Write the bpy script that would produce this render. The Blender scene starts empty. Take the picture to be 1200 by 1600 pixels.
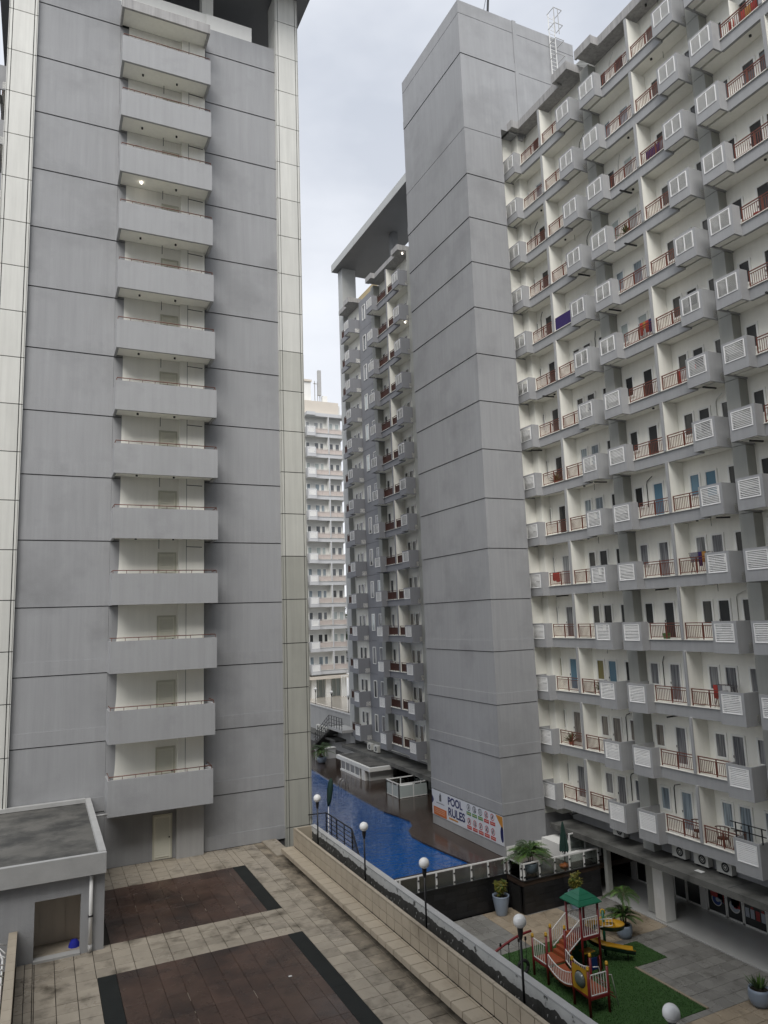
import bpy, bmesh, math, random
from mathutils import Vector, Matrix
random.seed(7)
R = math.radians
S = bpy.context.scene
COL = S.collection
# ------------------------------------------------------------------ camera
YAW, PITCH, ROLL = R(25.66755), R(8.39495), R(-2.02034)
fw = Vector((math.sin(YAW)*math.cos(PITCH), math.cos(YAW)*math.cos(PITCH), math.sin(PITCH)))
rt = Vector((math.cos(YAW), -math.sin(YAW), 0)); up = rt.cross(fw)
cr, sr = math.cos(ROLL), math.sin(ROLL)
rt2 = rt*cr + up*sr; up2 = up*cr - rt*sr
cam = bpy.data.cameras.new('camera'); camo = bpy.data.objects.new('camera', cam); COL.objects.link(camo)
camo.matrix_world = Matrix(((rt2.x, up2.x, -fw.x, 0), (rt2.y, up2.y, -fw.y, 0), (rt2.z, up2.z, -fw.z, 0), (0, 0, 0, 1)))
cam.sensor_fit = 'VERTICAL'; cam.sensor_height = 36; cam.lens = 1119.787/1600*36
cam.clip_start = .1; cam.clip_end = 3000
S.camera = camo
# ------------------------------------------------------------------ sky and sun (overcast)
SUN_EL, SUN_AZ = R(48), R(212)          # azimuth clockwise from +Y
W = bpy.data.worlds.new('World'); S.world = W; W.use_nodes = True
nt = W.node_tree; nt.nodes.clear()
def N(t, **k):
    n = nt.nodes.new(t)
    for a, v in k.items(): setattr(n, a, v)
    return n
out = N('ShaderNodeOutputWorld'); bg = N('ShaderNodeBackground'); bg.inputs[1].default_value = 0.1
sky = N('ShaderNodeTexSky', sky_type='NISHITA'); sky.sun_disc = False
sky.sun_elevation = SUN_EL; sky.sun_rotation = SUN_AZ; sky.dust_density = 3
tc = N('ShaderNodeTexCoord'); mp = N('ShaderNodeMapping'); mp.inputs['Scale'].default_value = (1, 1, 2.2)
nz = N('ShaderNodeTexNoise'); nz.inputs['Scale'].default_value = 2.3; nz.inputs['Detail'].default_value = 5; nz.inputs['Roughness'].default_value = .52
rp = N('ShaderNodeValToRGB'); e = rp.color_ramp.elements
e[0].position = .36; e[0].color = (2.95, 3.15, 3.55, 1); e[1].position = .62; e[1].color = (4.15, 4.3, 4.62, 1)
mx = N('ShaderNodeMixRGB'); mx.inputs[0].default_value = .97
L = nt.links.new
L(tc.outputs['Generated'], mp.inputs[0]); L(mp.outputs[0], nz.inputs['Vector']); L(nz.outputs['Fac'], rp.inputs[0])
sx = N('ShaderNodeSeparateXYZ'); L(tc.outputs['Generated'], sx.inputs[0])
hz = N('ShaderNodeMapRange'); hz.inputs[1].default_value = -.05; hz.inputs[2].default_value = .62; hz.inputs[3].default_value = .85; hz.inputs[4].default_value = 0; L(sx.outputs[2], hz.inputs[0])
m2 = N('ShaderNodeMixRGB'); L(hz.outputs[0], m2.inputs[0]); L(rp.outputs[0], m2.inputs[1]); m2.inputs[2].default_value = (5.0, 5.1, 5.3, 1)
L(sky.outputs[0], mx.inputs[1]); L(m2.outputs[0], mx.inputs[2]); L(mx.outputs[0], bg.inputs[0]); L(bg.outputs[0], out.inputs[0])
sl = bpy.data.lights.new('sun', 'SUN'); sl.energy = 1.5; sl.angle = R(40); sl.color = (1, .97, .93)
so = bpy.data.objects.new('sun', sl); COL.objects.link(so)
sd = Vector((math.sin(SUN_AZ)*math.cos(SUN_EL), math.cos(SUN_AZ)*math.cos(SUN_EL), math.sin(SUN_EL)))
so.rotation_euler = sd.to_track_quat('Z', 'Y').to_euler(); so.location = sd*200
S.view_settings.view_transform = 'Standard'; S.view_settings.look = 'None'; S.view_settings.exposure = 1.1
S.view_settings.gamma = 1; S.view_settings.use_curve_mapping = False
S.render.resolution_x = 768; S.render.resolution_y = 1024
S.cycles.max_bounces = 6; S.cycles.diffuse_bounces = 4; S.cycles.glossy_bounces = 3; S.cycles.transmission_bounces = 4; S.cycles.transparent_max_bounces = 8
S.cycles.use_denoising = True

# ------------------------------------------------------------------ materials
MATS = {}
def mat(name, col, rough=.7, var=.12, scale=1.2, streak=0, bump=0, bscale=40, metal=0, spec=.5, coat=0, dirt=None, objvar=0, emit=0, wet=None):
    """position-driven paint / stone / tile: noise tint, vertical streaks, grime colour, relief, per-object tint"""
    if name in MATS: return MATS[name]
    m = bpy.data.materials.new(name); MATS[name] = m; m.use_nodes = True
    t = m.node_tree; n = t.nodes; l = t.links.new; b = n['Principled BSDF']
    b.inputs['Roughness'].default_value = rough; b.inputs['Metallic'].default_value = metal
    b.inputs['Specular IOR Level'].default_value = spec
    if coat: b.inputs['Coat Weight'].default_value = coat; b.inputs['Coat Roughness'].default_value = .05
    if emit:
        b.inputs['Emission Color'].default_value = (*col, 1); b.inputs['Emission Strength'].default_value = emit
    g = n.new('ShaderNodeNewGeometry')
    def noise(sc, det=4, vec=None, rgh=.55):
        x = n.new('ShaderNodeTexNoise'); x.inputs['Scale'].default_value = sc; x.inputs['Detail'].default_value = det; x.inputs['Roughness'].default_value = rgh
        l(vec if vec else g.outputs['Position'], x.inputs['Vector']); return x.outputs['Fac']
    def math_(op, a, bb):
        x = n.new('ShaderNodeMath'); x.operation = op
        for i, v in enumerate((a, bb)):
            if isinstance(v, (int, float)): x.inputs[i].default_value = v
            else: l(v, x.inputs[i])
        return x.outputs[0]
    f = math_('ADD', math_('MULTIPLY', math_('SUBTRACT', noise(scale), .5), var*2.6), 1)
    if streak:
        mpn = n.new('ShaderNodeMapping'); mpn.inputs['Scale'].default_value = (5, 5, .22); l(g.outputs['Position'], mpn.inputs[0])
        f = math_('ADD', f, math_('MULTIPLY', math_('SUBTRACT', noise(1, 5, mpn.outputs[0], .65), .52), streak*2.2))
    if objvar:
        oi = n.new('ShaderNodeObjectInfo'); f = math_('ADD', f, math_('MULTIPLY', math_('SUBTRACT', oi.outputs['Random'], .5), objvar*2))
    v = n.new('ShaderNodeMixRGB'); v.blend_type = 'MULTIPLY'; v.inputs[0].default_value = 1; v.inputs[1].default_value = (*col, 1)
    cmb = n.new('ShaderNodeCombineXYZ')
    for i in range(3): l(f, cmb.inputs[i])
    l(cmb.outputs[0], v.inputs[2]); c = v.outputs[0]
    if dirt:
        dcol, dsc, lo, hi = dirt[:4]
        rr = n.new('ShaderNodeMapRange'); rr.inputs[1].default_value = lo; rr.inputs[2].default_value = hi; l(noise(dsc, 6, None, .62), rr.inputs[0])
        q = n.new('ShaderNodeMixRGB'); l(rr.outputs[0], q.inputs[0]); l(c, q.inputs[1]); q.inputs[2].default_value = (*dcol, 1); c = q.outputs[0]
    l(c, b.inputs['Base Color'])
    if wet:
        rr = n.new('ShaderNodeMapRange'); rr.inputs[1].default_value = .38; rr.inputs[2].default_value = .62; rr.inputs[3].default_value = wet[0]; rr.inputs[4].default_value = wet[1]
        l(noise(wet[2], 4), rr.inputs[0]); l(rr.outputs[0], b.inputs['Roughness'])
    if bump:
        bn = n.new('ShaderNodeBump'); bn.inputs['Strength'].default_value = bump; bn.inputs['Distance'].default_value = .02
        l(noise(bscale, 5), bn.inputs['Height']); l(bn.outputs[0], b.inputs['Normal'])
    return m
GRAY = mat('grey_render', (.318, .323, .331), .82, .05, .45, .15, .35, 22, dirt=((.255, .259, .265), .33, .5, .72))
GRAY2 = mat('grey_render_pale', (.36, .36, .355), .82, .07, .9, .16, .25, 30)
BALG = mat('grey_balcony_paint', (.345, .35, .356), .8, .05, .6, .13, .3, 22, dirt=((.28, .283, .29), .5, .54, .78))
WHITE = mat('white_wall_paint', (.89, .88, .81), .8, .05, .8, .08, .15, 25)
OLIVE = mat('grey_green_column', (.34, .345, .32), .8, .06, .8, .12, .2, 25)
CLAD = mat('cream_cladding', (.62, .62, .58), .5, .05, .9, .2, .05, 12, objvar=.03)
CLAD2 = mat('mid_cladding', (.50, .50, .455), .5, .07, .9, .2, .05, 12, objvar=.03)
CLAD3 = mat('dark_cladding', (.36, .36, .32), .5, .08, .9, .2, .05, 12, objvar=.03)
DARKGAP = mat('dark_joint', (.055, .055, .057), .9, .05)
STAINED = mat('stained_parapet', (.34, .335, .33), .85, .12, 1.5, .55, .3, 25)
RAIL = mat('red_brown_rail', (.15, .045, .028), .55, .12, 3)
RAILB = mat('rust_handrail', (.15, .06, .04), .6, .15, 4)
LOUV = mat('white_louvre', (.88, .88, .87), .5, .03, 2)
FRAMEM = mat('white_frame', (.84, .84, .80), .5, .04, 2)
SHUTF = mat('cream_door_frame', (.50, .49, .40), .6, .06, 2)
SHUT = mat('cream_louvre_door', (.66, .65, .55), .6, .06, 2)
DARKIN = mat('dark_interior', (.03, .03, .032), .8, .1)
CONC = mat('dark_concrete', (.13, .13, .12), .85, .2, 1.3, 0, .5, 20, dirt=((.05, .05, .046), .6, .45, .66))
ROOFD = mat('weathered_roof', (.12, .116, .105), .8, .3, .9, 0, .4, 14, dirt=((.045, .045, .042), .75, .42, .62))
SOFF = mat('canopy_soffit', (.20, .205, .21), .6, .08, .6)
CANF = mat('canopy_fascia', (.42, .43, .42), .55, .05, .7, .08)
TAN = mat('tan_parapet', (.52, .42, .25), .8, .06, 1)
BEIGE = mat('beige_tile', (.33, .29, .232), .5, .16, 2.2, 0, .3, 45, wet=(.16, .6, .7), objvar=.16, spec=.3, dirt=((.085, .072, .052), 1.2, .50, .74))
BEIGEW = mat('beige_wall_tile', (.40, .345, .265), .5, .09, 1.5, 0, .1, 30, objvar=.05, dirt=((.2, .165, .12), .5, .55, .8))
BROWN = mat('brown_tile', (.074, .045, .034), .24, .3, 1.6, 0, .22, 35, spec=.4, wet=(.07, .4, .6), objvar=.12, dirt=((.03, .022, .02), .7, .45, .7))
BLACKT = mat('black_strip_tile', (.018, .020, .019), .7, .25, 2, 0, .3, 30, spec=.2)
BEIGEG = mat('grimy_beige_tile', (.27, .23, .175), .5, .2, 2.2, 0, .4, 45, objvar=.16, spec=.3, dirt=((.07, .06, .046), 1.6, .44, .70))
BEIGEL = mat('pale_recess_tile', (.62, .55, .46), .5, .06, 2, .12)
GROUT = mat('grout', (.035, .03, .024), .9, .3, 3)
MOULD = mat('mouldy_plaster', (.075, .073, .066), .9, .5, 3.0, .5, .8, 18)
WPAINT = mat('peeling_white_paint', (.60, .60, .57), .8, .12, 3, .12, .5, 22, dirt=((.09, .088, .08), 3.2, .58, .64))
COPE = mat('grey_coping', (.40, .40, .39), .8, .12, 2, 0, .3, 20)
DECK = mat('wet_brown_deck', (.045, .031, .024), .17, .25, .9, 0, .12, 14)
PAVE = mat('grey_stone_paving', (.235, .228, .210), .5, .14, 2, 0, .35, 35, objvar=.12, wet=(.14, .6, .6), dirt=((.11, .105, .092), .8, .52, .75))
PAVEB = mat('beige_stone_paving', (.36, .295, .215), .5, .14, 2, 0, .35, 35, objvar=.10, wet=(.18, .6, .6), dirt=((.16, .13, .095), .9, .52, .75))
ARCF = mat('polished_white_tile', (.56, .56, .54), .12, .06, .7)
BLKW = mat('black_slate_cladding', (.014, .014, .015), .4, .35, 2.5, .3, .6, 22, objvar=.3)
TURF = mat('artificial_turf', (.032, .088, .016), .85, .4, 9, 0, .9, 160)
WMET = mat('white_painted_metal', (.75, .75, .73), .4, .04, 3)
BMET = mat('black_painted_metal', (.012, .012, .013), .4, .1, 3)
CHROME = mat('steel', (.5, .5, .5), .25, .05, 3, metal=1)
GLOBE = mat('opal_globe', (.80, .80, .78), .25, .02, 3, coat=.3)
POT = mat('pale_blue_glaze', (.24, .29, .36), .35, .10, 3, .1)
SOIL = mat('soil', (.03, .022, .016), .95, .3, 8)
PALM = mat('palm_leaf', (.030, .068, .014), .5, .35, 4, objvar=.1)
PALMB = mat('palm_leaf_bright', (.075, .15, .025), .5, .3, 4)
CROT = mat('croton_leaf', (.20, .18, .030), .5, .5, 9)
STEM = mat('plant_stem', (.09, .08, .035), .8, .2, 5)
PRED = mat('play_red', (.17, .014, .016), .4, .1, 4)
PYEL = mat('play_yellow', (.50, .285, .018), .4, .1, 4)
PGRN = mat('play_green', (.008, .115, .062), .4, .12, 4)
PORG = mat('play_step_orange', (.27, .065, .024), .5, .15, 4)
PBLU = mat('play_blue', (.01, .03, .12), .4, .1, 4)
RUBB = mat('rubber', (.012, .012, .012), .7, .2, 6)
UMB = mat('green_canvas', (.010, .036, .028), .85, .2, 5, .2)
BANW = mat('banner_vinyl', (.62, .64, .68), .45, .03, 2)
NAVY = mat('navy_print', (.012, .014, .09), .5, .05)
ORNG = mat('orange_print', (.50, .135, .03), .5, .05)
ORN2 = mat('ochre_print', (.50, .22, .035), .5, .05)
GRNP = mat('green_print', (.03, .24, .06), .5, .05)
REDP = mat('red_print', (.42, .02, .035), .5, .05)
BLKP = mat('black_print', (.03, .03, .035), .5, .05)
BLUEC = mat('blue_cloth', (.008, .016, .30), .8, .2, 6)
PURP = mat('purple_cloth', (.035, .02, .11), .85, .2, 6)
SKIN_W = mat('poster_pale', (.42, .46, .52), .3, .25, 9)
POSB = mat('poster_blue', (.03, .07, .26), .3, .3, 8)
POSR = mat('poster_red', (.34, .05, .05), .3, .3, 8)
FARW = mat('far_white_wall', (.74, .74, .71), .8, .04, .6, .05)
FARG = mat('far_pale_grey', (.52, .53, .54), .8, .05, .6, .06)
FARC = mat('far_tan_band', (.60, .55, .48), .8, .08, .6)
ASPH = mat('asphalt', (.05, .05, .05), .9, .2, .3)
LEAF = mat('tree_leaf', (.05, .085, .022), .6, .4, .8)
ACW = mat('air_conditioner_white', (.62, .62, .58), .5, .08, 3, .15)
WOODC = mat('brown_chair_wood', (.09, .035, .02), .5, .15, 4)
BULB = mat('lit_bulb', (1, .93, .82), .5, 0, emit=4)
PINK = mat('pink_railing', (.58, .52, .485), .6, .05)

def glassy(name, col, rough=.06, pleat=0, col2=None):
    m = bpy.data.materials.new(name); MATS[name] = m; m.use_nodes = True
    t = m.node_tree; n = t.nodes; l = t.links.new; b = n['Principled BSDF']
    b.inputs['Roughness'].default_value = .5; b.inputs['Coat Weight'].default_value = 1 if not pleat else .8
    b.inputs['Coat Roughness'].default_value = rough; b.inputs['Base Color'].default_value = (*col, 1)
    if pleat:
        g = n.new('ShaderNodeNewGeometry'); mpn = n.new('ShaderNodeMapping'); mpn.inputs['Scale'].default_value = (pleat, pleat, .6); l(g.outputs['Position'], mpn.inputs[0])
        x = n.new('ShaderNodeTexNoise'); x.inputs['Scale'].default_value = 1; x.inputs['Detail'].default_value = 2; l(mpn.outputs[0], x.inputs['Vector'])
        r = n.new('ShaderNodeValToRGB'); r.color_ramp.elements[0].position = .35; r.color_ramp.elements[1].position = .65
        r.color_ramp.elements[0].color = (*col2, 1); r.color_ramp.elements[1].color = (*col, 1); l(x.outputs['Fac'], r.inputs[0]); l(r.outputs[0], b.inputs['Base Color'])
    return m
PANE_D = [glassy('pane_dark', (.012, .013, .014)), glassy('pane_dark_grey', (.03, .032, .033))]
PANE_C = [glassy('pane_grey_curtain', (.27, .275, .285), .06, 13, (.08, .084, .09)), glassy('pane_blue_curtain', (.36, .43, .47), .06, 13, (.13, .16, .185)),
          glassy('pane_white_curtain', (.42, .44, .44), .06, 13, (.22, .23, .24)), glassy('pane_beige_curtain', (.28, .255, .225), .06, 13, (.10, .088, .075))]
PANE_BLUE = glassy('pane_blue_film', (.10, .21, .29)); PANE_OLIVE = glassy('pane_olive', (.15, .125, .02)); PANE_WHITE = glassy('pane_frosted', (.42, .47, .46))
PANE_FAR = glassy('pane_far', (.10, .11, .12)); PANE_PURP = glassy('pane_purple_curtain', (.06, .05, .13), .06, 15, (.02, .02, .04))
def real_glass():
    m = bpy.data.materials.new('clear_glass'); m.use_nodes = True; t = m.node_tree; n = t.nodes; l = t.links.new
    n.clear(); o = n.new('ShaderNodeOutputMaterial'); a = n.new('ShaderNodeBsdfTransparent'); a.inputs[0].default_value = (.80, .84, .82, 1)
    g = n.new('ShaderNodeBsdfGlossy'); g.inputs['Roughness'].default_value = .03; fr = n.new('ShaderNodeFresnel'); fr.inputs[0].default_value = 1.45
    mm = n.new('ShaderNodeMixShader'); l(fr.outputs[0], mm.inputs[0]); l(a.outputs[0], mm.inputs[1]); l(g.outputs[0], mm.inputs[2]); l(mm.outputs[0], o.inputs[0]); return m
GLASS = real_glass()
def water_mat():
    m = bpy.data.materials.new('pool_water'); m.use_nodes = True; t = m.node_tree; n = t.nodes; l = t.links.new; b = n['Principled BSDF']
    b.inputs['Base Color'].default_value = (.002, .064, .235, 1); b.inputs['Roughness'].default_value = .04; b.inputs['IOR'].default_value = 1.4; b.inputs['Coat Weight'].default_value = .3; b.inputs['Coat Roughness'].default_value = .03
    g = n.new('ShaderNodeNewGeometry')
    h = None
    for sc, amp in ((.8, 1.0), (2.3, .4)):
        x = n.new('ShaderNodeTexNoise'); x.inputs['Scale'].default_value = sc; x.inputs['Detail'].default_value = 3; l(g.outputs['Position'], x.inputs['Vector'])
        k = n.new('ShaderNodeMath'); k.operation = 'MULTIPLY'; l(x.outputs['Fac'], k.inputs[0]); k.inputs[1].default_value = amp
        if h is None: h = k.outputs[0]
        else:
            s = n.new('ShaderNodeMath'); s.operation = 'ADD'; l(h, s.inputs[0]); l(k.outputs[0], s.inputs[1]); h = s.outputs[0]
    bn = n.new('ShaderNodeBump'); bn.inputs['Strength'].default_value = .5; bn.inputs['Distance'].default_value = .16; l(h, bn.inputs['Height']); l(bn.outputs[0], b.inputs['Normal'])
    return m
WATER = water_mat()

# ------------------------------------------------------------------ mesh helpers
def leaf(m, p, d, ln, w, mt, droop=.3):
    d = Vector(d).normalized(); side = d.cross(Vector((0, 0, 1)));
    if side.length < .1: side = Vector((1, 0, 0))
    side = side.normalized()*w/2; p = Vector(p); a = p+d*ln*.5; b = p+d*ln-Vector((0, 0, ln*droop))
    m.face([p, a-side, b, a+side], mt)
class MB:
    def __init__(s): s.v = []; s.f = []; s.mi = []; s.mats = []; s.sm = []
    def m(s, mt):
        if mt not in s.mats: s.mats.append(mt)
        return s.mats.index(mt)
    def face(s, pts, mt, smooth=False):
        b = len(s.v); s.v += [tuple(p) for p in pts]; s.f.append(tuple(range(b, b+len(pts)))); s.mi.append(s.m(mt)); s.sm.append(smooth)
    def raw(s, vs, fs, mt, smooth=False):
        b = len(s.v); s.v += [tuple(p) for p in vs]; k = s.m(mt)
        for f in fs: s.f.append(tuple(b+i for i in f)); s.mi.append(k); s.sm.append(smooth)
        return s
    def box(s, x0, x1, y0, y1, z0, z1, mt):
        if x0 > x1: x0, x1 = x1, x0
        if y0 > y1: y0, y1 = y1, y0
        if z0 > z1: z0, z1 = z1, z0
        s.raw([(x0,y0,z0),(x1,y0,z0),(x1,y1,z0),(x0,y1,z0),(x0,y0,z1),(x1,y0,z1),(x1,y1,z1),(x0,y1,z1)],
              [(0,3,2,1),(4,5,6,7),(0,1,5,4),(1,2,6,5),(2,3,7,6),(3,0,4,7)], mt); return s
    def prism(s, poly, z0, z1, mt, axis='z'):
        n = len(poly)
        def P(a, b, c): return (a, b, c) if axis == 'z' else ((a, c, b) if axis == 'y' else (c, a, b))
        vs = [P(a, b, z0) for a, b in poly] + [P(a, b, z1) for a, b in poly]
        s.raw(vs, [tuple(range(n))[::-1], tuple(range(n, 2*n))] + [(i, (i+1) % n, n+(i+1) % n, n+i) for i in range(n)], mt); return s
    def bar(s, a, b, w, mt, h=None):
        """square bar from a to b"""
        a = Vector(a); b = Vector(b); d = (b-a).normalized(); u = Vector((0, 0, 1)) if abs(d.z) < .95 else Vector((1, 0, 0))
        x = d.cross(u).normalized()*w/2; y = x.cross(d).normalized()*(h or w)/2
        vs = [a-x-y, a+x-y, a+x+y, a-x+y, b-x-y, b+x-y, b+x+y, b-x+y]
        s.raw(vs, [(0,1,2,3),(7,6,5,4),(1,0,4,5),(2,1,5,6),(3,2,6,7),(0,3,7,4)], mt); return s
    def tube(s, pts, r, mt, n=8, cap=True):
        pts = [Vector(p) for p in pts]; rs = r if isinstance(r, (list, tuple)) else [r]*len(pts); vs = []; fs = []
        prev = None
        for i, p in enumerate(pts):
            d = (pts[min(i+1, len(pts)-1)] - pts[max(i-1, 0)]).normalized()
            u = Vector((0, 0, 1)) if abs(d.z) < .9 else Vector((1, 0, 0))
            x = d.cross(u).normalized()
            if prev and x.dot(prev) < 0: x = -x
            prev = x
            y = d.cross(x)
            for k in range(n):
                a = 2*math.pi*k/n; vs.append(p + x*math.cos(a)*rs[i] + y*math.sin(a)*rs[i])
        for i in range(len(pts)-1):
            for k in range(n): fs.append((i*n+k, i*n+(k+1) % n, (i+1)*n+(k+1) % n, (i+1)*n+k))
        s.raw(vs, fs, mt, n > 5)
        if cap:
            s.raw(vs[:n], [tuple(range(n))], mt); s.raw(vs[-n:], [tuple(range(n))[::-1]], mt)
        return s
    def lathe(s, prof, c, mt, n=20):
        vs = []; fs = []
        for r, z in prof:
            for k in range(n):
                a = 2*math.pi*k/n; vs.append((c[0]+r*math.cos(a), c[1]+r*math.sin(a), c[2]+z))
        for i in range(len(prof)-1):
            for k in range(n): fs.append((i*n+k, i*n+(k+1) % n, (i+1)*n+(k+1) % n, (i+1)*n+k))
        s.raw(vs, fs, mt, True); return s
    def sphere(s, c, r, mt, n=16, m=10, a0=0, a1=math.pi):
        prof = [(max(r*math.sin(a0+(a1-a0)*i/m), 1e-4), -r*math.cos(a0+(a1-a0)*i/m)) for i in range(m+1)]
        return s.lathe(prof, c, mt, n)
    def disc(s, c, r0, r1, ax, mt, n=20, t=.004):
        """flat ring/disc facing -X (ax='x') or -Y (ax='y'), thickness t"""
        def P(r, k, o):
            a = 2*math.pi*k/n; u, v = r*math.cos(a), r*math.sin(a)
            return (c[0]-o, c[1]+u, c[2]+v) if ax == 'x' else (c[0]+u, c[1]-o, c[2]+v)
        vs = [P(r1, k, t) for k in range(n)]
        if r0 <= 0:
            s.raw(vs, [tuple(range(n))], mt)
        else:
            vs += [P(r0, k, t) for k in range(n)]
            s.raw(vs, [(k, (k+1) % n, n+(k+1) % n, n+k) for k in range(n)], mt)
        return s
    def mesh(s, name):
        me = bpy.data.meshes.new(name); me.from_pydata(s.v, [], s.f)
        for mt in s.mats: me.materials.append(mt)
        me.polygons.foreach_set('material_index', s.mi); me.polygons.foreach_set('use_smooth', s.sm)
        bm = bmesh.new(); bm.from_mesh(me); bmesh.ops.remove_doubles(bm, verts=bm.verts, dist=1e-5); bmesh.ops.recalc_face_normals(bm, faces=bm.faces); bm.to_mesh(me); bm.free()
        me.update(); return me
def B(*a): return MB().box(*a)

def link(name, me, parent=None, loc=(0, 0, 0), rotz=0):
    o = bpy.data.objects.new(name, me); COL.objects.link(o); o.location = loc
    if rotz: o.rotation_euler = (0, 0, rotz)
    if parent: o.parent = parent
    return o
def thing(name, label, cat, loc=(0, 0, 0), rotz=0, group=None):
    o = link(name, None, None, loc, rotz); o['label'] = label; o['category'] = cat
    if group: o['group'] = group
    return o
def tag(o, label, cat, group=None):
    o['label'] = label; o['category'] = cat
    if group: o['group'] = group
    return o
def struct(name, me, parent=None, loc=(0, 0, 0)):
    o = link(name, me, parent, loc)
    if parent is None: o['kind'] = 'structure'
    return o
def part(name, mb, parent, loc=(0, 0, 0), label=None, rotz=0):
    me = mb.mesh(name) if isinstance(mb, MB) else mb
    o = link(name, me, parent, loc, rotz)
    if label: o['label'] = label
    return o
def wpart(name, mb, parent, label=None):
    """mesh authored in world coordinates, parent unrotated at its own world place"""
    p = parent; off = Vector((0, 0, 0))
    while p: off += p.location; p = p.parent
    return part(name, mb, parent, tuple(-off), label)

# ================================================================== SETTING
ZT, ZD, ZP = -10.45, -13.3, -14.9        # terrace, pool deck, playground
struct('ground', MB().box(-900, 900, -700, 1600, -15.6, -15.3, ASPH).mesh('ground'))
# terrace slab and tiles
TER = struct('terrace', MB().box(-.98, 10.62, 8, 35.48, -15.2, ZT-.045, GROUT).mesh('terrace'))
def shade_tiles(kind, cells, mt, h, z, parent, limit, name, stuffname, gap=.009):
    """cells: (x0,x1,y0,y1); the nearest become parts, the rest one joined part"""
    cells = sorted(cells, key=lambda c: (c[0]+c[1])**2/4 + (c[2]+c[3])**2/4)
    cache = {}; rest = MB()
    rng = random.Random(len(cells))
    for i, (x0, x1, y0, y1) in enumerate(cells):
        dz = rng.uniform(-.003, .003)
        if i < limit:
            k = (round(x1-x0, 3), round(y1-y0, 3))
            if k not in cache:
                a, b = k[0]/2-gap, k[1]/2-gap; c = .006; m = MB()
                vs = [(-a,-b,-h),(a,-b,-h),(a,b,-h),(-a,b,-h),(-a,-b,-c),(a,-b,-c),(a,b,-c),(-a,b,-c),(-a+c,-b+c,0),(a-c,-b+c,0),(a-c,b-c,0),(-a+c,b-c,0)]
                m.raw(vs, [(0,1,5,4),(1,2,6,5),(2,3,7,6),(3,0,4,7),(4,5,9,8),(5,6,10,9),(6,7,11,10),(7,4,8,11),(8,9,10,11)], mt); cache[k] = m.mesh(name)
            link(name, cache[k], parent, ((x0+x1)/2, (y0+y1)/2, z+dz))
        else:
            rest.box(x0+gap, x1-gap, y0+gap, y1-gap, z-h, z+dz, mt)
    if rest.f:
        o = link(stuffname, rest.mesh(stuffname), parent); o['kind'] = 'stuff'
def grid(x0, x1, y0, y1, tx, ty, ox=None, oy=None):
    out = []; ox = x0 if ox is None else ox; oy = y0 if oy is None else oy
    xs = sorted({x0, x1} | {ox+i*tx for i in range(-80, 80) if x0+.03 < ox+i*tx < x1-.03})
    ys = sorted({y0, y1} | {oy+i*ty for i in range(-80, 80) if y0+.03 < oy+i*ty < y1-.03})
    for i in range(len(xs)-1):
        for j in range(len(ys)-1): out.append((xs[i], xs[i+1], ys[j], ys[j+1]))
    return out
T = .57; OX = 2.45
cells = grid(2.3, 8.4, 32.72, 35.47, T, T, OX, 35.47) + grid(.12, 8.4, 25.06, 27.34, T, T, OX, 25.06) + grid(8.4, 10.3, 9, 35.47, T, T, 8.4, 25.06) + grid(.12, 1.9, 9, 25.06, T, T, OX, 25.06)
shade_tiles('t', [c for c in cells if c[0] < 9.0], BEIGE, .04, ZT, TER, 230, 'beige_paving_tile', 'beige_paving_tiles')
shade_tiles('t', [c for c in cells if c[0] >= 9.0], BEIGEG, .04, ZT, TER, 69, 'beige_paving_tile', 'grimy_paving_tiles')
m = MB(); rgj = random.Random(6)
for i in range(22):
    x = OX+T*rgj.randint(0, 9); y = rgj.choice((rgj.uniform(17, 24.6), rgj.uniform(27.6, 32.3))); m.box(x-.004, x+.004, y, y+rgj.uniform(.08, .5), ZT-.01, ZT+.001, BEIGE)
o = link('pale_joint_filler', m.mesh('pale_joint_filler'), TER); o['kind'] = 'stuff'
cells = grid(-3, 7.86, 27.34, 32.72, T, 1.1, OX, 25.06) + grid(2.43, 7.88, 9, 25.06, T, 1.1, OX, 25.06)
shade_tiles('t', [c for c in cells if c[0] > 2 or c[2] < 25], BROWN, .04, ZT, TER, 300, 'brown_paving_tile', 'brown_paving_tiles', .004)
shade_tiles('t', [(7.86, 8.4, 27.34, 30), (7.86, 8.4, 30, 32.72), (7.88, 8.4, 17, 21), (7.88, 8.4, 21, 25.06), (7.88, 8.4, 9, 17), (1.9, 2.43, 9, 21), (1.9, 2.43, 21, 25.06)], BLACKT, .04, ZT+.001, TER, 50, 'black_border_tile', 'x', .003)
shade_tiles('t', grid(-.34, .12, 9, 27.05, .24, .57), BEIGE, .04, ZT+.05, TER, 90, 'gutter_tile', 'gutter_tiles')
# pool deck, pool, playground floor, arcade floor
DK = struct('pool_deck', None); DK['kind'] = 'structure'
m = MB()
deck_poly_r = [(22.2, 33.1), (22.2, 31.74), (34, 31.74), (34, 100), (22.7, 100), (22.7, 64.9), (22.3, 58), (22.05, 52), (22.0, 47.5), (22.3, 45.8), (22.45, 44.5), (22.1, 43.4), (21.4, 42.6), (21.0, 41.4), (21.0, 40.1), (21.25, 37.5), (21.5, 35.45), (11.7, 35.45), (11.7, 33.1)]
m.prism(deck_poly_r, ZD-.25, ZD, DECK)
m.prism([(11.7, 64.9), (22.69, 64.9), (22.69, 100), (11.7, 100)], ZD-.25, ZD-.002, DECK)
wpart('deck_slab', m, DK)
struct('pool_water', MB().box(-4, 22.6, 35.3, 65, ZD-.24, ZD-.09, WATER).mesh('pool_water'))
PG = struct('playground_paving', MB().box(11.7, 27.3, 6, 33.0, -15.25, ZP-.035, GROUT).mesh('playground_paving'))
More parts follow.
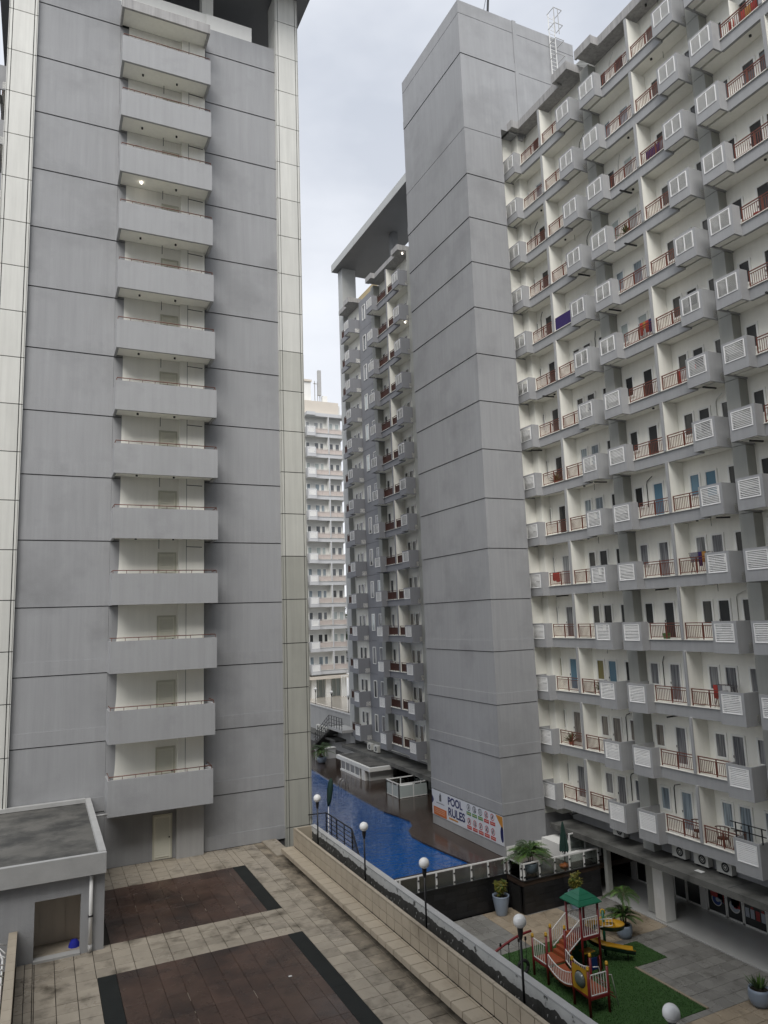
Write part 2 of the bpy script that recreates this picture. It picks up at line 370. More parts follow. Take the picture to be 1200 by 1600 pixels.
tx = [(18.3, 23.07, 21.45, 28.85), (23.07, 24.85, 25.12, 26.95)]
cells = grid(17.4, 27.28, 14, 32.95, .62, .62, 17.4, 32.95)
beige = lambda c: (c[0] >= 22.3 and 27.3 < (c[2]+c[3])/2 < 31.6 and (c[0]+c[1])/2 < 27.3 and not (29.8 < (c[2]+c[3])/2 and c[0] > 24)) or (20.8 < (c[0]+c[1])/2 < 22.4 and (c[2]+c[3])/2 > 28.8) or (c[3] < 21.45)
shade_tiles('t', [c for c in cells if not beige(c)], PAVE, .03, ZP, PG, 300, 'grey_stone_paver', 'grey_stone_pavers')
shade_tiles('t', [c for c in cells if beige(c)], PAVEB, .03, ZP+.001, PG, 300, 'beige_stone_paver', 'beige_stone_pavers')
shade_tiles('t', grid(11.75, 17.4, 14, 32.95, .62, .62, 17.4, 32.95), PAVE, .03, ZP, PG, 0, 'grey_stone_paver', 'grey_stone_pavers')
wpart('paving_edge_strip', B(22.97, 23.07, 21.45, 25.1, ZP-.02, ZP+.055, PAVEB), PG)
struct('arcade_floor', MB().box(27.32, 30.6, 6, 34.9, -15.2, ZP+.02, ARCF).mesh('arcade_floor'))
# artificial turf: mat plus short blades
rng = random.Random(3)
m = MB()
for x0, x1, y0, y1 in ((17.3, 22.97, 21.47, 28.82), (22.97, 24.85, 25.14, 26.92)):
    m.box(x0, x1, y0, y1, ZP-.01, ZP+.025, TURF)
    for i in range(int((x1-x0)*(y1-y0)*330)):
        x, y = rng.uniform(x0, x1), rng.uniform(y0, y1); a = rng.uniform(0, 6.28); w = .02; h = rng.uniform(.03, .05)
        m.face([(x-w*math.cos(a), y-w*math.sin(a), ZP+.02), (x+w*math.cos(a), y+w*math.sin(a), ZP+.02), (x+rng.uniform(-.02, .02), y+rng.uniform(-.02, .02), ZP+.02+h)], TURF)
me = bpy.data.meshes.new('artificial_turf'); me.from_pydata(m.v, [], m.f); me.materials.append(TURF)
o = link('artificial_turf', me); o['kind'] = 'stuff'; tag(o, 'green artificial turf mat under the play set', 'turf')
# far terrace beyond the wing
FT = struct('far_terrace', MB().box(28.3, 75, 67.2, 140, -15.2, -10.45, mat('far_beige_paving', (.44, .40, .34), .18, .08, .5)).mesh('far_terrace'))
# ================================================================== LEFT TOWER
LT = thing('apartment_tower', 'grey apartment tower with stacked stair balconies between two cream clad columns', 'tower', (5, 40, -15.2))
YF = 35.5
zk = [-8.02 + 3.0*k for k in range(14)]            # groove levels
def panel(x0, x1, z0, z1, parent, y=YF, d=.25):
    m = MB(); g = .02
    if z1-z0 > 1.4:
        m.box(x0, x1, y, y+d, z0+g, z1-g, GRAY)
        m.box(x0+.001, x1-.001, y-.03, y-.0005, z0+g, z0+.63, GRAY)
    else: m.box(x0, x1, y, y+d, z0+g, z1-g, GRAY)
    wpart('wall_panel', m, parent)
lv = [-10.45] + zk + [32.5]
for i in range(len(lv)-1):
    panel(-1.05, 2.83, lv[i], lv[i+1], LT); panel(7.2, 11.12, lv[i], lv[i+1], LT)
wpart('wall', MB().box(-2.2, 12.4, YF+.06, YF+.2, -15.2, 32.3, DARKGAP).box(-1.9, 12.3, YF+.26, 58, -15.2, 32.3, GRAY), LT)
# white stairwell walls with the flared left edge, lower end wall grey
for k in range(13):
    z0, z1 = zk[k], zk[k+1]; m = MB(); fl = z0+.40
    pts = [(7.16, fl), (7.16, z1+.1), (3.24, z1+.1)]
    for i in range(9):
        t = i/8; pts.append((3.24-.30*t*t, fl+1.75-1.75*t))
    m.prism([(a, b) for a, b in pts][::-1], YF-.012, YF+.05, WHITE, 'y')
    m.box(2.84, 3.6, YF-.004, YF+.058, z0+.02, z1-.02, GRAY)
    m.box(5.93, 7.13, YF-.22, YF-.013, fl, z1+.1, WHITE)
    m.box(5.93+.34, 5.93+.36, YF-.222, YF-.221, fl, z1+.1, DARKGAP)
    wpart('stairwell_wall', m, LT)
m = MB().box(2.84, 7.19, YF-.012, YF+.05, -10.45, -8.1, GRAY).box(5.9, 7.12, YF-.3, YF-.013, -10.45, -8.08, GRAY2)
wpart('ground_floor_wall', m, LT, 'dark shaded ground floor wall under the lowest balcony')
# louvred doors
dm = MB(); dm.box(-.43, -.36, -.06, 0, 0, 1.85, SHUTF).box(.36, .43, -.06, 0, 0, 1.85, SHUTF).box(-.36, .36, -.06, 0, 1.78, 1.85, SHUTF)
dm.box(-.36, .36, -.02, -.002, 0, 1.78, SHUT)
for i in range(16): dm.raw([(-.30, -.022, .14+i*.1), (.30, -.022, .14+i*.1), (.30, -.06, .10+i*.1), (-.30, -.06, .10+i*.1), (-.30, -.022, .19+i*.1), (.30, -.022, .19+i*.1)], [(0,1,2,3), (3,2,5,4)], SHUT)
for x in (-.36, .30): dm.box(x, x+.06, -.05, -.02, 0, 1.78, SHUT)
doorme = dm.mesh('louvred_door'); hme = B(.27, .33, -.11, -.05, .86, .90, BMET).mesh('handle')
for k in range(-1, 13):
    z = -10.42 if k < 0 else zk[k]+.40; x = 5.31 if k < 0 else 5.40
    d = part('louvred_door', doorme, LT, (x-5, YF-.013-40, z+15.2)); d.scale = (1, 1, 1.04 if k < 0 else 1.13)
    link('handle', hme, d)
# balconies
xr = [7.33, 7.42, 7.50, 7.55, 7.56, 7.55, 7.50, 7.42, 7.36, 7.31, 7.27, 7.23, 7.20]
YB = 34.15
def stair_balcony(z, x0, x1, h):
    m = MB(); w = .12
    m.box(x0, x1, YB, YB+w, z, z+h, BALG); m.box(x0, x0+w, YB+w, YF-.02, z, z+h, BALG); m.box(x1-w, x1, YB+w, YF-.02, z, z+h, BALG)
    m.box(x0+w, x1-w, YB+w, YF-.02, z+.10, z+.40, WHITE)
    o = wpart('balcony', m, LT)
    r = MB(); zr = z+h+.14; q = .05
    r.tube([(x0+.06, YF-.3, zr), (x0+.06, YB+.06, zr), (x1-.06, YB+.06, zr), (x1-.06, YF-.3, zr)], .022, RAILB, 6)
    n = 8
    for i in range(n+1):
        xx = x0+.06+(x1-x0-.12)*i/n; r.bar((xx, YB+.06, z+h-.01), (xx, YB+.06, zr), .022, RAILB)
    wpart('handrail', r, o)
    return o
for k in range(13):
    o = stair_balcony(zk[k], 2.82, xr[k], 1.5 if k == 0 else 1.40)
    for x in ((3.9, 5.6) if k else ()):
        wpart('downlight', MB().tube([(x, 34.9, zk[k]+.02), (x, 34.9, zk[k]+.101)], .05, BMET if (k, x) not in ((10, 3.9),) else BULB, 8), o)
    if k > 3:
        wpart('conduit', MB().bar((5.0, 35.3, zk[k]-.35), (5.0, 35.3, zk[k]+.1), .025, BMET).bar((6.2, 34.9, zk[k]-.28), (6.95, 34.9, zk[k]-.30), .03, BMET), o)
z = zk[13]
wpart('balcony_roof', MB().box(2.78, 7.18, YB, YB+.12, z, z+.52, STAINED).box(2.78, 2.9, YB+.12, YF-.02, z, z+.52, STAINED).box(7.06, 7.18, YB+.12, YF-.02, z, z+.52, STAINED).box(2.9, 7.06, YB+.12, YF-.02, z+.1, z+.5, WHITE), LT, 'stained top slab over the highest stair balcony')
# cream clad columns: core strip with panels
def column(x0, x1, zt, off, darker_low=False):
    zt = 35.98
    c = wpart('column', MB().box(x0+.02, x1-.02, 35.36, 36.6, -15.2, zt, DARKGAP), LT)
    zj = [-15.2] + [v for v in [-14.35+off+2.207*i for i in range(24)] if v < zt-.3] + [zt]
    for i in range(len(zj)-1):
        a, b = zj[i]+.02, zj[i+1]-.02; CLAD = MATS['cream_cladding' if not darker_low or a > 14 else ('mid_cladding' if a > 3 else 'dark_cladding')]
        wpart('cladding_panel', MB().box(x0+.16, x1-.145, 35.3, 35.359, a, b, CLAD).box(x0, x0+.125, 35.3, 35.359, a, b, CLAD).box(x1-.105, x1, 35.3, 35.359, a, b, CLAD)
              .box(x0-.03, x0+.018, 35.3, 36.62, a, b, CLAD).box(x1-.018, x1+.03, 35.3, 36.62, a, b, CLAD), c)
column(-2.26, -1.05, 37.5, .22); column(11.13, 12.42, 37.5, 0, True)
# roof terrace: parapet, white upstand, canopy and posts
wpart('parapet', MB().box(7.3, 9.87, 35.8, 36.0, 32.5, 33.65, FARW).box(2, 7.3, 35.9, 36.1, 32.5, 33.7, FARW), LT)
wpart('roof_canopy', MB().box(-3.2, 13.15, 32.8, 60, 36.0, 37.2, SOFF), LT, 'dark flat canopy over the roof terrace')
cp = MB()
for x in (7.15, 2.0): cp.box(x, x+.62, 36.2, 36.9, 32.3, 35.98, CLAD)
wpart('canopy_post', cp, LT)
wpart('rooftop_wall', MB().box(9.2, 11.2, 41, 47, 32.3, 35.98, GRAY), LT)

# ================================================================== ANNEX at the left
AX = thing('annex_building', 'low grey service block with dark weathered flat roof beside the tower', 'outbuilding', (0, 30, ZT))
m = MB()
m.box(1.5, 2.22, 27.1, 27.35, ZT, -8.0, GRAY).box(-6, -.57, 27.1, 27.35, -12.1, -8.0, GRAY).box(-.57, .13, 27.1, 27.35, ZT, -8.0, GRAY).box(.13, 1.5, 27.1, 27.35, -8.62, -8.0, GRAY).box(1.98, 2.22, 27.35, 35.4, ZT, -8.0, GRAY)
wpart('wall', m, AX)
wpart('roof', MB().box(-6, 2.15, 27.05, 35.4, -8.05, -7.52, ROOFD), AX, 'dark stained flat roof')
wpart('roof_fascia', MB().box(-6, 2.24, 26.85, 27.04, -8.02, -7.38, COPE).box(2.02, 2.24, 27.04, 35.45, -8.02, -7.36, COPE).box(-6, 2.02, 35.2, 35.44, -7.5, -7.34, COPE), AX)
rec = wpart('recess_wall', MB().box(-.4, 1.9, 28.42, 28.6, ZT, -8.02, BEIGEL).box(1.75, 1.9, 27.36, 28.41, ZT, -8.02, BEIGEL), AX, 'beige tiled wall inside the open doorway')
for i in range(5): wpart('wall_tile', B(-.1+i*.4, .29+i*.4, 28.39, 28.418, ZT+.02, -8.6, BEIGEL), rec)
wpart('recess_floor', MB().box(-.4, 1.9, 27.36, 28.4, ZT-.04, ZT+.03, BEIGE), AX)
wpart('threshold', B(.13, 1.5, 27.02, 27.34, ZT, ZT+.07, COPE), AX)
p = MB().tube([(1.80, 27.04, ZT+.25), (1.80, 27.04, -8.03)], .06, WMET, 10).tube([(1.80, 27.04, ZT), (1.80, 27.04, ZT+.24)], .07, COPE, 10)
p.box(1.72, 1.88, 26.97, 27.1, -9.35, -9.31, BMET)
wpart('downpipe', p, AX)
wpart('drain_spout', MB().tube([(2.24, 33.0, -7.6), (2.75, 33.0, -7.6)], .04, COPE, 8), AX)
o = MB().lathe([(.0, .22), (.1, .2), (.16, .1), (.19, .0)], (1.36, 27.75, ZT+.03), BLUEC, 9)
tag(link('cloth', o.mesh('cloth')), 'bright blue cloth heaped in the doorway of the annex', 'cloth')
# low tiled wall left of the terrace and loose white cables
LW = thing('low_wall', 'low beige tiled parapet wall running up to the annex', 'wall', (-.6, 20, -15))
wpart('wall', B(-.55, -.36, 8, 27.08, -15.2, -9.46, BEIGEW), LW)
for i in range(33): wpart('coping_tile', B(-.58, -.34, 8+i*.578+.005, 8+(i+1)*.578-.005, -9.455, -9.38, BEIGEW), LW)
m = MB(); rng = random.Random(5)
for i in range(7):
    y = 23.5+i*.45; m.tube([(-.62, y, -9.5+rng.uniform(0, .1)), (-.9-rng.uniform(0, .3), y+rng.uniform(-.5, .5), -9.35+rng.uniform(0, .2)), (-1.3, y+rng.uniform(-.6, .6), -9.7)], .022, WMET, 6)
m.tube([(-.7, 21, -9.9), (-.66, 23, -9.7), (-.68, 25.5, -9.55), (-1.0, 26.6, -9.3)], .03, WMET, 6)
tag(link('cable', m.mesh('cable')), 'loose white cables tangled beside the low tiled wall', 'cable')
struct('side_yard', MB().box(-9, -.56, 6, 27.0, -12.2, -12.0, SOIL).mesh('side_yard'))

# ================================================================== BENCH, PLANTER WALL
PW = thing('planter_wall', 'long tiled bench backed by a planter trough with mouldy white outer wall', 'planter', (11, 20, ZT))
Y0, Y1 = 8.0, 32.7
be = wpart('bench', MB().box(10.3, 10.62, Y0, Y1, ZT-.02, -10.04, GROUT).box(10.06, 10.3, Y0, Y1, -10.16, -10.04, GROUT), PW)
n = int((Y1-Y0)/.57)
sm = B(-.265, .222, -.271, .271, 0, .035, BEIGEW).mesh('seat_tile'); sb = B(.238, .30, -.271, .271, 0, .035, BEIGEW).mesh('seat_tile'); fm = B(0, .03, -.270, .270, 0, .16, BEIGEW).mesh('front_tile')
for i in range(n):
    y = Y1-.285-i*.57
    link('seat_tile', sm, be, (10.30, y, -10.04)); link('seat_tile', sb, be, (10.30, y, -10.04)); link('front_tile', fm, be, (10.028, y, -10.178))
tw = wpart('tiled_wall', MB().box(10.655, 10.73, Y0, Y1, -10.5, -9.27, GROUT).box(10.655, 11.68, Y1, Y1+.12, -10.5, -9.275, BEIGEW), PW)
wt = B(0, .024, -.272, .272, 0, .342, BEIGEW).mesh('wall_tile'); ct = B(0, .115, -.278, .278, 0, .03, BEIGEW).mesh('coping_tile')
for i in range(n+1):
    y = Y1-.285-i*.57
    for r in (0, 1): link('wall_tile', wt, tw, (10.63, y, -10.0+r*.362))
    link('coping_tile', ct, tw, (10.62, y, -9.269))
ow = wpart('outer_wall', MB().box(11.5, 11.68, Y0, Y1, -15.2, -9.31, MOULD), PW, 'black mouldy outer planter wall')
rgw = random.Random(31); wm = MB().box(11.681, 11.69, Y0, Y1+.12, -15.1, -9.31, WPAINT).box(11.5, 11.68, Y1+.001, Y1+.12, -15, -9.31, WPAINT)
yy = Y0; hh = .25
while yy < Y1:
    st = rgw.uniform(.03, .10); h2 = min(.31, max(.17, hh+rgw.uniform(-.035, .035)))
    wm.raw([(11.4965, yy, -9.311), (11.4965, yy+st, -9.311), (11.4965, yy+st, -9.311-h2), (11.4965, yy, -9.311-hh)], [(0, 1, 2, 3)], WPAINT)
    if rgw.random() < .25:
        q = rgw.uniform(.1, .25); wm.raw([(11.4965, yy, -9.311-hh-q), (11.4965, yy+st*.6, -9.311-hh-q-.03), (11.4965, yy+st*.5, -9.311-hh-q-.1)], [(0, 1, 2)], WPAINT)
    yy += st; hh = h2
wpart('white_paint_band', wm, ow, 'peeling white painted top of the planter wall')
wpart('coping', MB().box(11.48, 11.70, Y0, Y1+.12, -9.309, -9.26, COPE), ow)
wpart('soil', MB().box(10.74, 11.49, Y0, Y1, -10.5, -10.2, MOULD), PW)
wpart('gutter_block', MB().box(9.9, 10.6, 32.9, 35.4, ZT-.03, ZT+.1, BEIGE), PW)

# ================================================================== LAMPS
def lamp_parts(root, h, r=.165):
    part('pole', MB().tube([(0, 0, 0), (0, 0, h-r-.12)], .032, BMET, 8), root)
    part('lamp_holder', MB().lathe([(.035, -.26), (.06, -.17), (.075, -.02), (.07, .02)], (0, 0, h-r), BMET, 12), root)
    g = part('globe', MB().sphere((0, 0, h), r, GLOBE, 20, 12), root)
    part('seam_ring', MB().lathe([(r*.975, -.32*r), (r*.99, -.30*r), (r*.965, -.27*r)], (0, 0, h), COPE, 20), g)
def copy_tree(o, parent=None):
    c = o.copy(); COL.objects.link(c); c.parent = parent
    for ch in list(o.children): copy_tree(ch, c)
    return c
LL = ['globe lamp post nearest the tower column at the far planter end', 'globe lamp post in the planter in front of the blue pool', 'globe lamp post in the planter before the glass pool railing',
      'globe lamp post in the planter beside the red swing', 'globe lamp post at the near planter end over the turf']
L0 = None
for lb, y in zip(LL, (30.8, 25.78, 21.1, 16.08, 11.24)):
    if L0 is None: L0 = thing('street_lamp', lb, 'lamp', (11.1, y, -9.96), 0, 'globe lamps along the planter'); lamp_parts(L0, 2.32)
    else:
        o = copy_tree(L0); o.location = (11.1, y, -9.96); o['label'] = lb
o = copy_tree(L0); o.location = (-1.45, 19.8, -9.3-2.0); o['label'] = 'globe lamp at the left edge below the annex roof'; o['group'] = 'globe lamps along the planter'
for lb, (x, y) in zip(('far globe lamp closest to the cream column edge', 'far globe lamp in the middle above the retaining wall', 'far globe lamp closest to the grey wing'), ((28.75, 79.6), (28.8, 74.7), (28.7, 69.7))):
    o = copy_tree(L0); o.location = (x, y, -10.1); o['label'] = lb; o['group'] = 'globe lamps on the far terrace'
# ================================================================== the block the view is taken from
VB = thing('apartment_building', 'apartment block closing the courtyard behind the viewpoint', 'apartment block', (5, -8, -15.2))
m = MB().box(-26, 60, -16, -2.4, -15.2, 31.7, GRAY2)
for k in range(15): m.box(-26, 60, -2.39, -1.3, -11.6+3.025*k, -10.4+3.025*k, BALG)
wpart('wall', m, VB)

# ================================================================== STAIR TOWER (right)
ST = thing('stair_tower', 'tall windowless grey stair tower with grooved panels and pool banner', 'tower', (28, 39, -15.2))
SX, SY0, SY1 = 23.5, 35.05, 43.15
tz = [-13.3, -11.1, -8.0] + [-5.12+2.978*i for i in range(12)] + [30.86, 36.17, 39.13, 40.1]
for i in range(len(tz)-1):
    a, b = tz[i]+.02, tz[i+1]-.02
    xr_ = 26.35 if tz[i] < 30.5 else 27.82
    m = MB().box(SX, xr_, SY0, SY1, a, b, GRAY) if abs(tz[i]-30.86) > .1 else MB().box(SX, 26.35, SY0, SY1, a, 31.5, GRAY).box(SX, xr_, SY0, SY1, 31.5, b, GRAY)
    if b-a > 2.5: m.box(SX-.03, xr_-.001 if tz[i] < 31 else xr_, SY0-.03, SY1-.001, a, a+.62, GRAY) if abs(tz[i]-30.86) > .1 else None
    if tz[i] > 30.5: m.box(28.14, 33.1, SY0, SY1, max(a, 31.5), b+(.0 if i < len(tz)-2 else -.05), GRAY)
    wpart('wall_panel', m, ST)
wpart('wall', MB().box(SX+.06, 26.3, SY0+.06, SY1-.06, -15.2, 40.0, DARKGAP).box(26.4, 33.0, SY0+.8, SY1-.06, -15.2, 40.0, GRAY).box(27.83, 28.13, SY0-.04, SY0+.5, 31.2, 40.12, GRAY), ST)
wpart('base_band', MB().box(23.6, 26.3, SY0-.03, SY0-.001, ZD, -12.72, FARW), ST, 'white painted strip at the foot of the stair tower')
# caged ladder on the roof wall
m = MB(); xl, yl = 30.9, 35.0
for dx in (0, .5): m.bar((xl+dx, yl-.12, 31.8), (xl+dx, yl-.12, 41.6), .05, WMET)
for i in range(31): m.bar((xl, yl-.12, 32+i*.31), (xl+.5, yl-.12, 32+i*.31), .025, WMET)
for i in range(8):
    zz = 33.2+i*1.18; ring = [(xl-.1, yl-.12), (xl-.1, yl-.85), (xl+.6, yl-.85), (xl+.6, yl-.12)]
    for a in range(3): m.bar((*ring[a], zz), (*ring[a+1], zz), .035, COPE)
for q in ((xl-.1, yl-.85), (xl+.25, yl-.85)): m.bar((*q, 39.5), (*q, 41.5), .04, COPE)
wpart('caged_ladder', m, ST, 'white caged access ladder')
wpart('antenna_mast', MB().bar((27.6, 37.8, 40), (28.3, 38.1, 45.2), .12, BMET).bar((27.3, 37.8, 42), (28.0, 38, 44.6), .03, BMET), ST)
wpart('roof_pipe', MB().tube([(31.9, 34.9, 33.2), (31.9, 34.9, 36.0)], .12, WMET, 8), ST)

# ================================================================== POOL RULES BANNER
BN = thing('banner', 'white pool rules banner with pictograms on the stair tower base', 'banner', (23.47, 39, -12))
XB = 23.475
wpart('sheet', B(XB, XB+.02, 35.06, 43.12, -12.69, -11.14, BANW), BN)
def text_obj(name, body, wid, hei, y_left, z_base, parent, mt):
    size = .66
    cu = bpy.data.curves.new(name, 'FONT'); cu.body = body; cu.size = size; cu.extrude = .002; cu.offset = .018
    o = bpy.data.objects.new(name, cu); COL.objects.link(o)
    o.matrix_world = Matrix.Identity(4); bpy.context.view_layer.update()
    me = bpy.data.meshes.new_from_object(o.evaluated_get(bpy.context.evaluated_depsgraph_get())); bpy.data.objects.remove(o)
    me.materials.clear(); me.materials.append(mt)
    xsn = [v.co.x for v in me.vertices]; ysn = [v.co.y for v in me.vertices]; x0 = min(xsn); xs = wid/(max(xsn)-x0); y0 = min(ysn); ys = hei/(max(ysn)-y0)
    me.transform(Matrix.Translation((-x0, -y0, 0)))
    # local x -> world -Y, local y -> world Z, out of the wall towards -X
    me.transform(Matrix(((0, 0, -1, 0), (-xs, 0, 0, 0), (0, ys, 0, 0), (0, 0, 0, 1))))
    return link(name, me, parent, (XB-.006-parent.location.x, y_left-parent.location.y, z_base-parent.location.z))
text_obj('lettering', 'POOL', 1.72, .50, 41.06, -11.73, BN, NAVY); text_obj('lettering', 'RULES', 1.97, .52, 41.06, -12.38, BN, NAVY)
def flat(y0, y1, z0, z1, mt, name='printed_block', lab=None): return wpart(name, B(XB-.006, XB-.001, y0, y1, z0, z1, mt), BN, lab)
flat(41.3, 42.95, -12.66, -12.16, ORNG, lab='orange text box'); flat(39.93, 41.0, -12.56, -12.46, ORN2)
for j in range(3):
    m = MB()
    for i in range(11):
        m.box(XB-.009, XB-.0065, 42.80-i*.122, 42.80-i*.122-.09+.02*(i % 3 == 0), -12.30-j*.11, -12.26-j*.11, mat('pale_print', (.62, .40, .30), .5, .05))
    wpart('small_print', m, BN)
m = MB()
for i, h in enumerate((.34, .46, .5, .42)): m.box(XB-.006, XB-.001, 42.17-i*.07, 42.12-i*.07, -11.73, -11.73+h, BLKP)
wpart('emblem', m, BN, 'grey building-shaped emblem')
m = MB()
for i in range(8): m.box(XB-.006, XB-.001, 42.55-i*.13, 42.47-i*.13, -11.90, -11.85, BLKP)
wpart('small_print', m, BN)
for row, zc in ((0, -11.385), (1, -12.17)):
    for i in range(5):
        y = 38.62-i*.63; ok = row == 0 and i < 3
        m = MB().disc((XB-.002, y, zc), .155, .195, 'x', GRNP if ok and False else (REDP if not ok else BLKP), 20, .004)
        m.box(XB-.006, XB-.001, y-.03, y+.035, zc-.10, zc+.06, BLKP).box(XB-.006, XB-.001, y-.09+.03*i, y+.02+.02*i, zc-.03, zc+.01, BLKP).disc((XB-.002, y+.01, zc+.09), 0, .035, 'x', BLKP, 10, .004)
        if i % 2: m.box(XB-.006, XB-.001, y-.10, y-.04, zc-.11, zc-.06, BLKP)
        if not ok: m.bar((XB-.007, y-.13, zc+.13), (XB-.007, y+.13, zc-.13), .03, REDP, .004)
        ic = wpart('pictogram', m, BN)
        wpart('caption_block', B(XB-.006, XB-.001, y-.25, y+.25, zc-.44, zc-.25, GRNP if ok else REDP), ic)
        m = MB()
        for j in range(5): m.box(XB-.009, XB-.0065, y+.19-j*.085, y+.13-j*.085, zc-.37, zc-.31, MATS['pale_print'])
        wpart('small_print', m, ic)
def blob(pts, mt, name):
    m = MB(); vs = [(XB-.006, y, z) for y, z in pts]; m.face(vs, mt); wpart(name, m, BN)
blob([(35.75, -11.15), (35.08, -11.15), (35.08, -11.95), (35.2, -11.75), (35.42, -11.55), (35.6, -11.35)], ORN2, 'orange_shape')
blob([(35.22+.17*math.cos(a)-.03, -12.1+.42*math.sin(a)) if math.cos(a) > -.6 else (35.075, -12.1+.42*math.sin(a)) for a in [2*math.pi*i/24 for i in range(24)]], NAVY, 'navy_shape')
blob([(43.11, -11.5)]+[(43.11-.22*math.sin(math.pi*i/10), -11.5-.52*i/10) for i in range(1, 10)]+[(43.11, -12.02)], NAVY, 'navy_shape')
# ================================================================== FACADE KIT (faces local -x; origin wall plane / fin / slab bottom)
def facade_kit(gray, white, rail, tagn, far=False):
    K = {}
    K['slab'] = MB().box(-.78, 0, -3.33, 3.42, .07, .45, white).box(-.93, -.781, -2.08, 2.13, 0, .53, gray).box(-1.0, -.70, -2.08, 2.13, .531, .56, white).mesh('balcony')
    K['fin'] = MB().box(-.97, -.001, -.06, .06, .57, 3.03, white).box(-1.03, -.971, -.075, .075, .562, 3.03, gray).mesh('dividing_wall')
    def enc(sgn):
        y0, y1 = (2.13, 3.42) if sgn > 0 else (-3.33, -2.08)
        a, b = y0+.13, y1-.13; m = MB(); H = 1.40
        m.box(-1.45, -1.37, y0, y1, 0, .48, gray).box(-1.45, -1.37, y0, y1, 1.29, H, gray).box(-1.45, -1.37, y0, a, .48, 1.29, gray).box(-1.45, -1.37, b, y1, .48, 1.29, gray)
        xe0, xe1 = (-.935, -.02) if sgn > 0 else (-.02, -.935)     # near (low y) wall end, far wall end
        m.box(-1.37, xe0, y0, y0+.08, 0, H, gray).box(-1.37, xe1, y1-.08, y1, 0, H, gray)
        m.box(-1.37, -.936, y0+.08, y1-.08, .06, .2, white)
        m.box(-1.05, -.95, y0+.2, y1-.2, .22, .95, mat('ac_body', (.10, .10, .10), .6)).box(-1.3, -1.05, y0+.2, y1-.2, .22, .85, ACW) if not far else None
        return m.mesh('ac_enclosure')
    K['encA'], K['encB'] = enc(1), enc(-1)
    def louv(y0, y1, mull, ns, gapk):
        m = MB(); t = .035; z0, z1 = .485, 1.285
        m.box(-1.475, -1.40, y0, y0+t, z0, z1, LOUV).box(-1.475, -1.40, y1-t, y1, z0, z1, LOUV).box(-1.475, -1.40, y0+t, y1-t, z0, z0+t, LOUV).box(-1.475, -1.40, y0+t, y1-t, z1-t, z1, LOUV)
        if mull: m.box(-1.47, -1.41, (y0+y1)/2-.02, (y0+y1)/2+.02, z0+t, z1-t, LOUV)
        p = (z1-z0-2*t)/ns
        for i in range(ns):
            z = z0+t+i*p
            m.raw([(-1.465, y0+t, z), (-1.465, y1-t, z), (-1.41, y1-t, z+p*gapk), (-1.41, y0+t, z+p*gapk), (-1.455, y0+t, z-.004), (-1.455, y1-t, z-.004), (-1.40, y1-t, z+p*gapk-.004), (-1.40, y0+t, z+p*gapk-.004)],
                  [(0,1,2,3), (7,6,5,4), (0,4,5,1), (2,6,7,3)], LOUV)
        return m.mesh('louvre')
    K['louA'], K['louB'] = louv(2.265, 3.285, 0, 10, .58), louv(-3.195, -2.215, 0, 10, .58)
    K['louA2'], K['louB2'] = louv(2.265, 3.285, 1, 16, .25), louv(-3.195, -2.215, 1, 16, .25)
    def railing(y0, y1):
        m = MB(); x = -.86
        m.box(x-.025, x+.025, y0, y1, 1.30, 1.34, rail).box(x-.015, x+.015, y0+.04, y1-.04, 1.19, 1.22, rail).box(x-.015, x+.015, y0+.04, y1-.04, .64, .67, rail)
        n = max(2, round((y1-y0)/.105))
        for i in range(n+1):
            y = y0+.05+(y1-y0-.1)*i/n; m.box(x-.009, x+.009, y-.01, y+.01, .66, 1.195, rail)
        for y in (y0+.03, (y0+y1)/2, y1-.03): m.box(x-.02, x+.02, y-.02, y+.02, .56, 1.30, rail)
        if far: m.box(x+.02, x+.03, y0, y1, .6, 1.2, rail)
        return m.mesh('railing')
    K['railA'], K['railB'] = railing(.08, 2.12), railing(-2.07, -.08)
    def frame(w, z0, z1, door):
        m = MB(); t = .09; x0 = -.06
        m.box(x0, 0, -w/2-t, -w/2, z0-(0 if door else t), z1+t, FRAMEM).box(x0, 0, w/2, w/2+t, z0-(0 if door else t), z1+t, FRAMEM).box(x0, 0, -w/2, w/2, z1, z1+t, FRAMEM)
        if not door: m.box(x0, 0, -w/2, w/2, z0-t, z0, FRAMEM)
        else: m.box(-.045, -.005, -w/2, w/2, z0, z0+.16, FRAMEM).box(-.09, -.05, w/2+.0, w/2+.02, z0+.9, z0+1.0, BMET)
        return m.mesh('window' if not door else 'balcony_door')
    K['win'] = []
    for nm, y, w, z0, z1, door in (('window', 2.87, .48, 1.30, 2.30, 0), ('balcony_door', 1.55, .56, .46, 2.30, 1), ('window', .75, .44, 1.30, 2.30, 0), ('window', -.74, .48, 1.30, 2.30, 0), ('balcony_door', -1.67, .54, .46, 2.30, 1), ('window', -2.9, .44, 1.30, 2.30, 0)):
        K['win'].append((nm, y, frame(w, z0, z1, door), (w, z0, z1)))
    K['pane'] = {}
    K['tag'] = tagn
    return K
def bay(K, parent, x, y, z, panes, sash=0, seed=0, halves='AB', walls=True):
    rg = random.Random(seed)
    ba = link('balcony', K['slab'], parent, (x, y, z))
    for h in halves:
        e_ = link('ac_enclosure', K['enc'+h], parent, (x, y, z)); link('louvre', K['lou'+h+('2' if sash else '')], e_)
        link('railing', K['rail'+h], ba)
    link('dividing_wall', K['fin'], ba)
    for i, (nm, wy, me, (w, z0, z1)) in enumerate(K['win']):
        o = link(nm, me, parent, (x, y+wy, z))
        pm = panes[i] if isinstance(panes, (list, tuple)) else panes
        key = (i, pm.name)
        if key not in K['pane']:
            K['pane'][key] = B(-.018, -.004, -w/2, w/2, z0+(.16 if nm != 'window' else 0), z1, pm).mesh('pane')
        link('pane', K['pane'][key], o)
